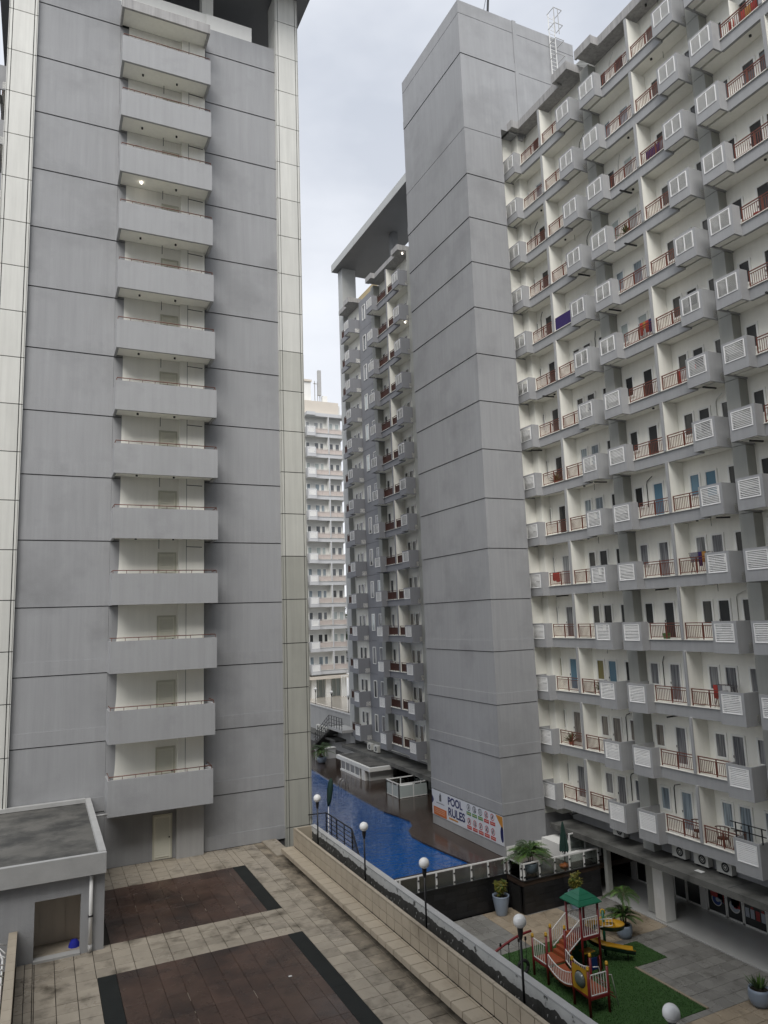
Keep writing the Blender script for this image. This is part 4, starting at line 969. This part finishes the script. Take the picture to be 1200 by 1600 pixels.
# glass railing over black clad wall
BW = thing('retaining_wall', 'black slate clad wall under the glass pool railing', 'wall', (22, 33, ZP))
wpart('core', MB().box(11.7, 22.2, 33.11, 33.3, -15.2, ZD-.26, BLKW).box(22.26, 22.4, 31.85, 33.1, -15.2, ZD-.26, BLKW).box(22.26, 27.25, 31.8, 31.95, -15.2, ZD-.26, BLKW), BW)
rg = random.Random(2)
tiles = {}
def slate(x0, x1, z0, z1, d):
    k = (round(x1-x0, 2), round(z1-z0, 2))
    if k not in tiles: tiles[k] = B(0, x1-x0-.008, -.03, 0, 0, z1-z0-.008, BLKW).mesh('slate_tile')
    return tiles[k]
nz_ = [(-14.9+i*.27, -14.9+(i+1)*.27) for i in range(6)]
for x0, x1, y in ((11.75, 22.2, 33.1), (22.3, 27.25, 31.79)):
    n = int(round((x1-x0)/.6)); w = (x1-x0)/n
    for i in range(n):
        for (a, b) in nz_:
            dy = rg.uniform(0, .012); link('slate_tile', slate(0, w, a, b, 0), BW, (x0+i*w-22, y-33-dy, a-ZP))
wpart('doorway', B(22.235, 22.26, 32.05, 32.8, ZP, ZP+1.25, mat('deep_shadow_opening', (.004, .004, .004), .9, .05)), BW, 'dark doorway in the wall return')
wpart('coping', MB().box(11.7, 22.2, 33.04, 33.1, ZD-.02, ZD+.02, BLKW).box(22.2, 22.26, 31.74, 33.1, ZD-.02, ZD+.02, BLKW).box(22.261, 27.3, 31.68, 31.74, ZD-.02, ZD+.02, BLKW), BW)
GR = thing('glass_railing', 'glass pool railing with white posts and handrail above the black wall', 'railing', (20, 33, ZD))
segs = [((12.0, 33.12), (22.12, 33.12)), ((22.3, 33.0), (22.3, 31.95)), ((22.4, 31.82), (27.2, 31.82))]
m = MB(); pts = [(12.0, 33.12), (22.25, 33.12), (22.32, 31.82), (27.2, 31.82)]
for i in range(3): m.bar((*pts[i], ZD+.77), (*pts[i+1], ZD+.77), .06, WMET, .06)
wpart('handrail', m, GR)
for (a, b) in segs:
    Ln = math.hypot(b[0]-a[0], b[1]-a[1]); n = max(1, round(Ln/1.06))
    for j in range(n+1):
        f = j/n; q = (a[0]+(b[0]-a[0])*f, a[1]+(b[1]-a[1])*f)
        o = wpart('post', MB().bar((*q, ZD-.04), (*q, ZD+.74), .075, WMET), GR)
        for zc in (.12, .52): wpart('clamp', B(q[0]-.05, q[0]+.05, q[1]-.07, q[1]-.038, ZD+zc, ZD+zc+.06, BMET), o)
        if j < n:
            g = 1/n; p0 = (a[0]+(b[0]-a[0])*(f+.06*g), a[1]+(b[1]-a[1])*(f+.06*g)); p1 = (a[0]+(b[0]-a[0])*(f+.94*g), a[1]+(b[1]-a[1])*(f+.94*g))
            wpart('glass_panel', MB().bar((*p0, ZD+.36), (*p1, ZD+.36), .012, GLASS, .68), GR)
GP = thing('glass_gate', 'tall glass gate panel at the arcade end of the pool railing', 'gate', (27, 32.6, ZD))
wpart('frame', MB().box(26.3, 26.37, 33.0, 33.06, ZD, ZD+1.35, WMET).box(27.35, 27.42, 33.0, 33.06, ZD, ZD+1.35, WMET).box(26.37, 27.35, 33.0, 33.06, ZD+1.29, ZD+1.35, WMET), GP)
wpart('glass_panel', B(26.37, 27.35, 33.025, 33.035, ZD, ZD+1.29, GLASS), GP)
WBk = thing('white_block', 'low white painted block behind the closed green parasol', 'block', (26.3, 34, ZD))
wpart('block', MB().box(25.9, 28.2, 33.3, 34.9, ZD, ZD+.78, FARW).box(25.95, 28.2, 32.7, 33.29, ZD, ZD+.42, FARW), WBk)
# black stair railing by the terrace corner
BS = thing('stair_railing', 'black metal stair railing descending to the pool by the cream column', 'railing', (12.5, 33, ZD))
wpart('landing', MB().box(11.72, 13.2, 33.4, 35.2, -10.7, -10.5, CONC), BS)
m = MB(); A = [(12.1, 34.3), (12.1, 32.9), (12.1, 31.2), (12.1, 29.6)]
tops = [(13.1, 35.1, -9.45), (13.1, 33.7, -9.45), (13.1, 31.8, -9.45), (13.1, 30.0, -11.6)]
bots = [(p[0], p[1], p[2]-1.05) for p in tops]
for i, (a, b) in enumerate(zip(tops, bots)):
    m.bar(a, b, .05, BMET)
for i in range(3):
    for j in range(6):
        f = j/5*.95
        a = Vector(tops[i]).lerp(Vector(bots[i]), f); b = Vector(tops[i+1]).lerp(Vector(bots[i+1]), f); m.bar(a, b, .045 if j == 0 else .025, BMET)
    a = Vector(tops[i]).lerp(Vector(tops[i+1]), .5); b = Vector(bots[i]).lerp(Vector(bots[i+1]), .5); m.bar(a, b, .04, BMET)
m.bar((12.2, 35.2, -9.45), (13.1, 35.1, -9.45), .045, BMET)
wpart('railing', m, BS)
m = MB()
for i in range(12): m.box(11.75, 13.1, 33.4-i*.3, 33.1-i*.3, -10.9-i*.22, -10.68-i*.22, CONC)
wpart('steps', m, BS)
# parasols
def parasol(lab, loc, h, grp=None):
    r = thing('parasol', lab, 'parasol', loc, 0, grp)
    part('pole', MB().tube([(0, 0, 0), (0, 0, h)], .025, STEM, 8), r)
    m = MB(); n = 16; prof = [(.20, .32*h), (.26, .36*h), (.22, .55*h), (.13, .80*h), (.07, .95*h), (.03, 1.02*h)]; vs = []; fs = []
    for rr, z in prof:
        for k in range(n):
            a = 2*math.pi*k/n; q = rr*(1 if k % 2 else .68); vs.append((q*math.cos(a), q*math.sin(a), z+(.04*h if k % 2 == 0 and z < .34*h else 0)))
    for i in range(len(prof)-1):
        for k in range(n): fs.append((i*n+k, i*n+(k+1) % n, (i+1)*n+(k+1) % n, (i+1)*n+k))
    m.raw(vs, fs, UMB); part('canopy', m, r)
    part('base', MB().lathe([(.001, 0), (.3, 0), (.28, .08), (.05, .12), (.05, .2)], (0, 0, 0), ORNG if 'deck' in lab else CONC, 16), r); return r
parasol('closed dark green parasol standing on the pool deck', (25.45, 32.4, ZD), 2.2)
m = MB().bar((12.0, 36.0, -12.5), (13.45, 36.0, -8.6), .03, WMET)
ps2 = thing('parasol', 'small closed dark parasol behind the black stair railing', 'parasol', (13.6, 36.2, ZD)); 
part('pole', MB().tube([(0, 0, 0), (.05, 0, 4.0)], .02, WMET, 8), ps2); part('canopy', MB().tube([(.05, 0, 3.85), (.09, 0, 4.1), (.16, 0, 4.7), (.2, 0, 5.05), (.22, 0, 5.2)], [.05, .12, .16, .12, .03], UMB, 9), ps2)

# ================================================================== PLANTS
def pot(root, r, h, kind='vase'):
    prof = [(.001, 0), (r*.62, 0), (r*.66, .04), (r*.80, h*.35), (r*.97, h*.78), (r, h*.95), (r*1.03, h), (r*.9, h), (r*.86, h*.9)] if kind == 'vase' else [(.001, 0), (r*.62, 0), (r*.86, h*.18), (r, h*.5), (r*.98, h*.85), (r*.94, h), (r*.84, h), (r*.8, h*.88)]
    part('pot', MB().lathe(prof, (0, 0, 0), POT, 24), root)
    part('pot_soil', MB().lathe([(.001, h*.9), (r*.84, h*.89)], (0, 0, 0), SOIL, 16), root)
def palm(root, z0, n, ln, rg, mt=PALM, spread=1.0, trunks=5, up=.0):
    for s in range(trunks):
        a = 6.28*s/trunks; q = (.10*math.cos(a), .10*math.sin(a)); m = MB().tube([(*q, z0), (q[0]*1.4, q[1]*1.4, z0+.45+up)], [.03, .018], STEM, 6); part('stem', m, root)
    for i in range(n):
        a = rg.uniform(0, 6.28); el = rg.uniform(.55, 1.45)/spread; L_ = ln*rg.uniform(.7, 1.1); m = MB(); pts = []
        for j in range(11):
            t = j/10; rr = L_*(math.cos(el)*t+.18*t*t); zz = z0+.35+up*.9+L_*(math.sin(el)*t-.62*t*t*(1.25-.4*math.sin(el)))
            pts.append(Vector((rr*math.cos(a), rr*math.sin(a), zz)))
        m.tube(pts, [.010-.0008*j for j in range(11)], STEM, 4, False)
        mt2 = PALMB if rg.random() < .22 else mt
        for j in range(1, 30):
            t = j/29*.97+.03; k = min(int(t*10), 9); p = pts[k].lerp(pts[k+1], t*10-k); d = (pts[k+1]-pts[k]).normalized(); s = d.cross(Vector((0, 0, 1))).normalized()
            if t < .2: continue
            lw = L_*.30*(1-.55*abs(t-.5)*1.4)
            for sg in (-1, 1): leaf(m, p, s*sg*.85+d*.75+Vector((0, 0, .12)), lw*rg.uniform(.8, 1.1), .028, mt2, .3)
        part('frond', m, root)
def croton(root, z0, h, r, rg):
    for s in range(7):
        a = 6.28*s/7+rg.uniform(-.3, .3); q = (r*.55*math.cos(a), r*.55*math.sin(a)); hh = h*rg.uniform(.55, 1.0) if s else h*1.1
        if s == 0: q = (r*.35, -.05)
        m = MB().tube([(q[0]*.3, q[1]*.3, z0-.05), (*q, z0+hh*.9)], [.016, .008], STEM, 5)
        for i in range(95):
            t = rg.uniform(.25, 1); ph = rg.uniform(0, 6.28); el = rg.uniform(-.2, 1.1)
            leaf(m, (q[0]*(.3+.7*t), q[1]*(.3+.7*t), z0+hh*.9*t), (math.cos(ph)*math.cos(el), math.sin(ph)*math.cos(el), math.sin(el)), rg.uniform(.13, .24), rg.uniform(.035, .06), CROT if rg.random() < .75 else PALMB, .25)
        part('branch', m, root)
p1 = thing('potted_croton', 'yellow croton shrub in a tall pale blue pot against the black wall corner', 'potted plant', (21.35, 32.45, ZP)); pot(p1, .42, .92); croton(p1, .88, .72, .42, random.Random(1))
p2 = thing('potted_croton', 'yellow croton shrub in a pale blue pot behind the green play roof', 'potted plant', (25.0, 31.1, ZP)); pot(p2, .40, .85); croton(p2, .8, .95, .45, random.Random(2))
p3 = thing('potted_palm', 'bushy potted palm on the pool deck beside the stair tower corner', 'potted plant', (23.35, 32.5, ZD)); pot(p3, .34, .5, 'round'); palm(p3, .42, 60, 1.45, random.Random(3), PALM, 1.0)
p4 = thing('potted_palm', 'tall potted palm beside the yellow slide and arcade pillar', 'potted plant', (24.72, 27.5, ZP)); pot(p4, .37, .56, 'round'); palm(p4, .5, 34, .95, random.Random(6), PALM, 1.0, 6)
m = MB().tube([(0, 0, .5), (.05, 0, 1.8)], [.035, .025], STEM, 6); part('trunk', m, p4)
rg = random.Random(10)
for i in range(13):
    a = 6.28*i/13+rg.uniform(-.2, .2); m = MB(); pts = []; L_ = rg.uniform(.95, 1.25); el = rg.uniform(.5, 1.35)
    for j in range(11):
        t = j/10; pts.append(Vector((.05+L_*(math.cos(el)*t+.12*t*t)*math.cos(a), L_*(math.cos(el)*t+.12*t*t)*math.sin(a), 1.75+L_*(math.sin(el)*t-.75*t*t))))
    m.tube(pts, .009, STEM, 4, False); mt2 = PALMB if i % 3 == 0 else PALM
    for j in range(1, 30):
        t = j/30; k = min(int(t*10), 9); p = pts[k].lerp(pts[k+1], t*10-k); d = (pts[k+1]-pts[k]).normalized(); s = d.cross(Vector((0, 0, 1))).normalized()
        if t < .15: continue
        for sg in (-1, 1): leaf(m, p, s*sg*.9+d*.7, .32*(1-.6*abs(t-.45)), .03, mt2, .25)
    part('frond', m, p4)
p5 = thing('potted_plant', 'small spiky green plant in a round pale blue pot on the paving edge', 'potted plant', (24.9, 20.67, ZP)); pot(p5, .40, .62, 'round')
rg = random.Random(12); m = MB()
for i in range(70):
    a = rg.uniform(0, 6.28); el = rg.uniform(.5, 1.5); leaf(m, (.2*math.cos(a)*rg.random(), .2*math.sin(a)*rg.random(), .56), (math.cos(a)*math.cos(el), math.sin(a)*math.cos(el), math.sin(el)), rg.uniform(.3, .62), .05, PALM if rg.random() < .75 else PALMB, .05)
part('foliage', m, p5)
p6 = thing('potted_palm', 'dark potted palm at the far end of the pool near the steel stair', 'potted plant', (24.4, 66.2, ZD)); pot(p6, .45, .55, 'round'); palm(p6, .5, 40, 1.7, random.Random(14), PALM, .95)
def tree(lab, x, y, z, h, r, seed):
    rg = random.Random(seed); t = thing('tree', lab, 'tree', (x, y, z))
    m = MB().tube([(0, 0, 0), (.2, .1, h*.35), (0, .2, h*.75)], [.3, .2, .08], STEM, 8)
    for i in range(7): a = 6.28*i/7; m.tube([(.1, .1, h*.4+i*.03*h), (r*.6*math.cos(a), r*.6*math.sin(a), h*.7)], [.1, .03], STEM, 5)
    part('trunk', m, t); m = MB()
    cl = [(rg.gauss(0, r*.45), rg.gauss(0, r*.45), h*.72+rg.gauss(0, h*.13)) for _ in range(26)]
    for i in range(2600):
        c = rg.choice(cl); v = Vector((rg.gauss(0, 1), rg.gauss(0, 1), rg.gauss(0, 1))).normalized()*r*.3*rg.random()**.4
        leaf(m, Vector(c)+v, v+Vector((rg.uniform(-.4, .4), rg.uniform(-.4, .4), .2)), rg.uniform(.4, .7), .28, LEAF, .3)
    part('crown', m, t)
tree('dense green tree beyond the right edge of the distant white tower', 46.3, 104, -13, 19, 4.2, 1)
tree('lower green tree behind the slatted screen of the white tower', 44.6, 99, -13, 12, 3.0, 2)
# ================================================================== PLAY SET
PS = thing('play_set', 'red and white climbing frame with green tiered roof, bridge and yellow spiral slide', 'play equipment', (20.5, 25.5, ZP))
def post(x, y, top, capc=True):
    p = wpart('post', MB().tube([(x, y, ZP), (x, y, top)], .052, PRED, 10), PS)
    if capc: wpart('post_cap', MB().tube([(x, y, top), (x, y, top+.1)], .06, PYEL, 10).sphere((x, y, top+.1), .06, PYEL, 10, 5), p)
for x, y, t in ((19.02, 26.70, -13.42), (19.0, 25.74, -13.05), (19.95, 25.74, -12.98), (19.95, 26.70, -13.25), (18.95, 24.1, -13.32), (18.84, 23.08, -13.28), (19.72, 23.04, -13.26), (19.82, 24.1, -13.4)): post(x, y, t)
for x, y in ((20.8, 25.7), (21.72, 25.7), (20.8, 26.62), (21.72, 26.62)): post(x, y, -12.12, False)
PD, TD = -14.17, -13.47
wpart('deck', B(19.06, 19.93, 25.78, 26.66, PD-.06, PD, PORG), PS, 'orange lower landing')
wpart('deck', B(18.9, 19.78, 23.1, 24.08, PD-.06, PD, PORG), PS, 'orange near landing'); wpart('deck_edge', MB().bar((18.86, 23.06, PD-.07), (19.72, 23.03, PD-.07), .09, PRED).bar((18.86, 23.06, PD-.07), (18.95, 24.1, PD-.07), .07, PRED).bar((19.0, 25.74, PD-.07), (19.02, 26.7, PD-.07), .07, PRED), PS)
wpart('deck', B(20.82, 21.72, 25.72, 26.6, TD-.06, TD, PRED), PS, 'upper tower deck'); wpart('deck_edge', MB().bar((20.8, 25.68, TD-.06), (21.72, 25.68, TD-.06), .1, PRED), PS)
for i in range(5):
    x0 = 19.95+i*.17; z = PD+(i+1)*.14
    wpart('step', B(x0, x0+.19, 25.8, 26.58, z-.14, z, PORG), PS)
def rail(name, a, b, z0a, z1a, z0b, z1b, n, curve=0):
    """white panel of bars between two feet, bottom and top heights at each end, optional sag"""
    m = MB(); A, B_ = Vector((*a, 0)), Vector((*b, 0))
    def P(t, za, zb): q = A.lerp(B_, t); return (q.x, q.y, za+(zb-za)*t-curve*4*t*(1-t))
    k = 8 if curve else 1
    for (u, v) in ((z0a, z0b), (z1a, z1b)):
        for i in range(k): m.bar(P(i/k, u, v), P((i+1)/k, u, v), .03, WMET)
    for i in range(n+1): m.bar(P(i/n, z0a, z0b), P(i/n, z1a, z1b), .02, WMET)
    return wpart('guard_rail', m, PS)
rail('g', (19.0, 25.80), (19.02, 26.64), PD+.03, -13.44, PD+.03, -13.44, 6)
rail('g', (18.93, 23.06), (19.66, 23.04), PD+.02, -13.45, PD+.0, -13.46, 6)
for x in (18.98, 19.88): rail('g', (x, 25.66), (x, 24.18), PD+.05, -13.70, -14.22, -13.78, 14, .20)
wpart('bridge', MB().prism([(24.1+.16*i, -14.24-.2*4*(i/10)*(1-i/10)) for i in range(11)]+[(24.1+.16*i, -14.29-.2*4*(i/10)*(1-i/10)) for i in range(10, -1, -1)], 19.02, 19.84, PORG, 'x'), PS)
for y in (25.72, 26.62): rail('g', (20.0, y), (20.76, y), -13.95, -13.30, -13.47, -12.78, 7)
rail('g', (20.86, 25.68), (21.67, 25.68), -13.45, -12.76, -13.46, -12.77, 7); rail('g', (20.86, 26.64), (21.67, 26.64), -13.45, -12.76, -13.46, -12.77, 7); rail('g', (20.8, 25.76), (20.8, 26.5), -12.86, -12.8, -12.86, -12.8, 1)
# yellow panel with a bubble window
m = MB(); cy, cz = 23.59, -13.77
ring = [(cy+.27*math.cos(2*math.pi*i/24), cz+.27*math.sin(2*math.pi*i/24)) for i in range(24)]
for i in range(24):
    a, b = ring[i], ring[(i+1) % 24]
    def outp(p):
        dy, dz = p[0]-cy, p[1]-cz; s = min(.46/abs(dy) if abs(dy) > 1e-6 else 9, .43/abs(dz) if abs(dz) > 1e-6 else 9); return (cy+dy*s, cz+dz*s)
    A_, B2 = outp(a), outp(b)
    for xx in (18.88, 18.91): m.face([(xx, *a), (xx, *b), (xx, *B2), (xx, *A_)], PYEL)
wpart('bubble_panel', m, PS, 'yellow panel with round bubble window')
m = MB()
vs = []; fs = []
for j in range(7):
    th = j/6*math.pi/2
    for i in range(24): a = 2*math.pi*i/24; vs.append((18.88-.16*math.sin(th), cy+.27*math.cos(th)*math.cos(a), cz+.27*math.cos(th)*math.sin(a)))
for j in range(6):
    for i in range(24): fs.append((j*24+i, j*24+(i+1) % 24, (j+1)*24+(i+1) % 24, (j+1)*24+i))
m.raw(vs, fs, glassy('bubble_glass', (.10, .12, .11)), True).disc((18.876, cy, cz), .265, .30, 'x', BLKP, 24)
wpart('bubble_window', m, PS)
# roof: three green tiers
m = MB(); cx, cy2 = 21.2, 26.12
for i, (r0, r1, z0, z1) in enumerate(((.62, .44, -12.17, -11.99), (.47, .27, -12.0, -11.86), (.30, .0, -11.87, -11.68))):
    q0 = [(cx-r0, cy2-r0, z0), (cx+r0, cy2-r0, z0), (cx+r0, cy2+r0, z0), (cx-r0, cy2+r0, z0)]
    if r1 > 0:
        q1 = [(cx-r1, cy2-r1, z1), (cx+r1, cy2-r1, z1), (cx+r1, cy2+r1, z1), (cx-r1, cy2+r1, z1)]
        m.raw(q0+q1, [(0,1,5,4), (1,2,6,5), (2,3,7,6), (3,0,4,7), (3,2,1,0)], PGRN)
    else: m.raw(q0+[(cx, cy2, z1)], [(0,1,4), (1,2,4), (2,3,4), (3,0,4), (3,2,1,0)], PGRN)
    m.box(cx-r0, cx+r0, cy2-r0, cy2+r0, z0-.035, z0-.0005, PGRN)
wpart('tiered_roof', m, PS)
# spiral slide
pts = [(21.75, 26.3, TD+.0)]
for i in range(30):
    t = i/29; a = R(205)+t*R(405); rr = .68
    pts.append((22.72+rr*math.cos(a), 26.55+rr*math.sin(a), TD-.02-t*.86))
pts += [(22.75, 25.8, -14.42), (23.05, 25.66, -14.5), (23.4, 25.5, -14.56)]
m = MB(); sec = [(-.21, .2), (-.18, .05), (-.09, 0), (.09, 0), (.18, .05), (.21, .2)]; vs = []
P3 = [Vector(p) for p in pts]
for i, p in enumerate(P3):
    d = (P3[min(i+1, len(P3)-1)]-P3[max(i-1, 0)]); d.z = 0; d.normalize(); s = Vector((d.y, -d.x, 0))
    for (u, h) in sec: vs.append(p+s*u+Vector((0, 0, h)))
fs = [(i*6+k, i*6+k+1, (i+1)*6+k+1, (i+1)*6+k) for i in range(len(P3)-1) for k in range(5)]
m.raw(vs, fs, PYEL, True); m.raw([v-Vector((0, 0, .03)) for v in vs], fs, mat('dark_green_plastic', (.008, .03, .02), .5, .1, 4), True)
wpart('slide', m, PS, 'yellow spiral slide with dark green underside')
wpart('slide_support', MB().tube([(22.72, 26.55, ZP), (22.72, 26.55, -13.05)], .06, PGRN, 8).tube([(23.2, 25.7, ZP), (23.2, 25.7, -14.55)], .025, BMET, 6), PS)
rail('g', (21.8, 25.95), (22.6, 25.85), TD+.12, TD+.42, TD+.06, TD+.34, 5)
wpart('climbing_panel', MB().box(20.86, 21.66, 26.52, 26.56, ZP+.05, TD-.1, PGRN), PS, 'green panel under the tower')
wpart('play_table', MB().box(21.1, 21.65, 25.95, 26.35, ZP+.62, ZP+.66, PYEL).tube([(21.4, 26.15, ZP), (21.4, 26.15, ZP+.62)], .04, PRED, 8).box(21.2, 21.6, 25.75, 25.8, ZP+.05, ZP+.5, PBLU), PS)
m = MB()
for y in (23.2, 23.9): m.tube([(19.78, y, PD+.5), (20.05, y, PD+.45), (20.3, y, ZP+.05)], .018, WMET, 6)
for i in range(4): m.bar((19.85+i*.11, 23.2, PD+.15-i*.18), (19.85+i*.11, 23.9, PD+.15-i*.18), .03, PRED)
wpart('exit_ladder', m, PS)
wpart('red_arch', MB().tube([(21.0+.0, 24.9, ZP), (21.0, 24.9, ZP+.85), (21.05, 25.0, ZP+.95), (21.15, 25.2, ZP+.8), (21.15, 25.2, ZP)], .03, PRED, 6), PS)
# swing
SW = thing('swing', 'red arched swing frame with hanging tyre seats beside the climbing frame', 'swing', (18.2, 26.8, ZP))
wpart('beam', MB().tube([(16.95+2.05*i/8, 26.75, -13.72+.52*math.sin(R(90)*i/8)) for i in range(9)], .05, PRED, 8), SW)
wpart('frame_leg', MB().tube([(16.95, 26.75, -13.68), (16.8, 27.35, ZP)], .045, PRED, 8), SW); wpart('frame_leg', MB().tube([(16.95, 26.75, -13.68), (16.8, 26.15, ZP)], .045, PRED, 8), SW)
wpart('beam_cap', MB().sphere((16.95, 26.75, -13.6), .06, PYEL, 10, 6), SW)
for xa, xb in ((17.45, 17.85), (18.35, 18.7)):
    h = wpart('tyre_seat', MB().tube([((xa+xb)/2+.24*math.cos(a), 26.75, -14.48+.24*math.sin(a)) for a in [2*math.pi*i/14 for i in range(15)]], .07, RUBB, 8), SW)
    for x in (xa, xb): wpart('chain', MB().tube([(x, 26.75, -13.45), (x, 26.75, -14.4)], .014, BMET, 5).bar((x, 26.75, -13.5), (x, 26.75, -13.36), .06, BMET), h)
# small odds and ends
tag(link('paper', B(27.3, 27.55, 25.1, 25.5, -11.889, -11.88, WMET).mesh('paper')), 'scrap of white paper lying on the arcade roof', 'litter')
tag(link('paper', B(7.0, 7.1, 22.2, 22.27, ZT+.006, ZT+.012, WMET).mesh('paper')), 'small scrap of white paper on the brown terrace tiles', 'litter')
yc = thing('toy_tower', 'yellow plastic ride-on toy beside the tall potted palm', 'toy', (24.1, 28.2, ZP))
part('body', MB().sphere((0, 0, .62), .17, PYEL, 10, 8).sphere((.03, 0, .98), .13, PYEL, 10, 8), yc); part('base', MB().tube([(0, 0, 0), (0, 0, .5)], .06, PYEL, 8), yc)
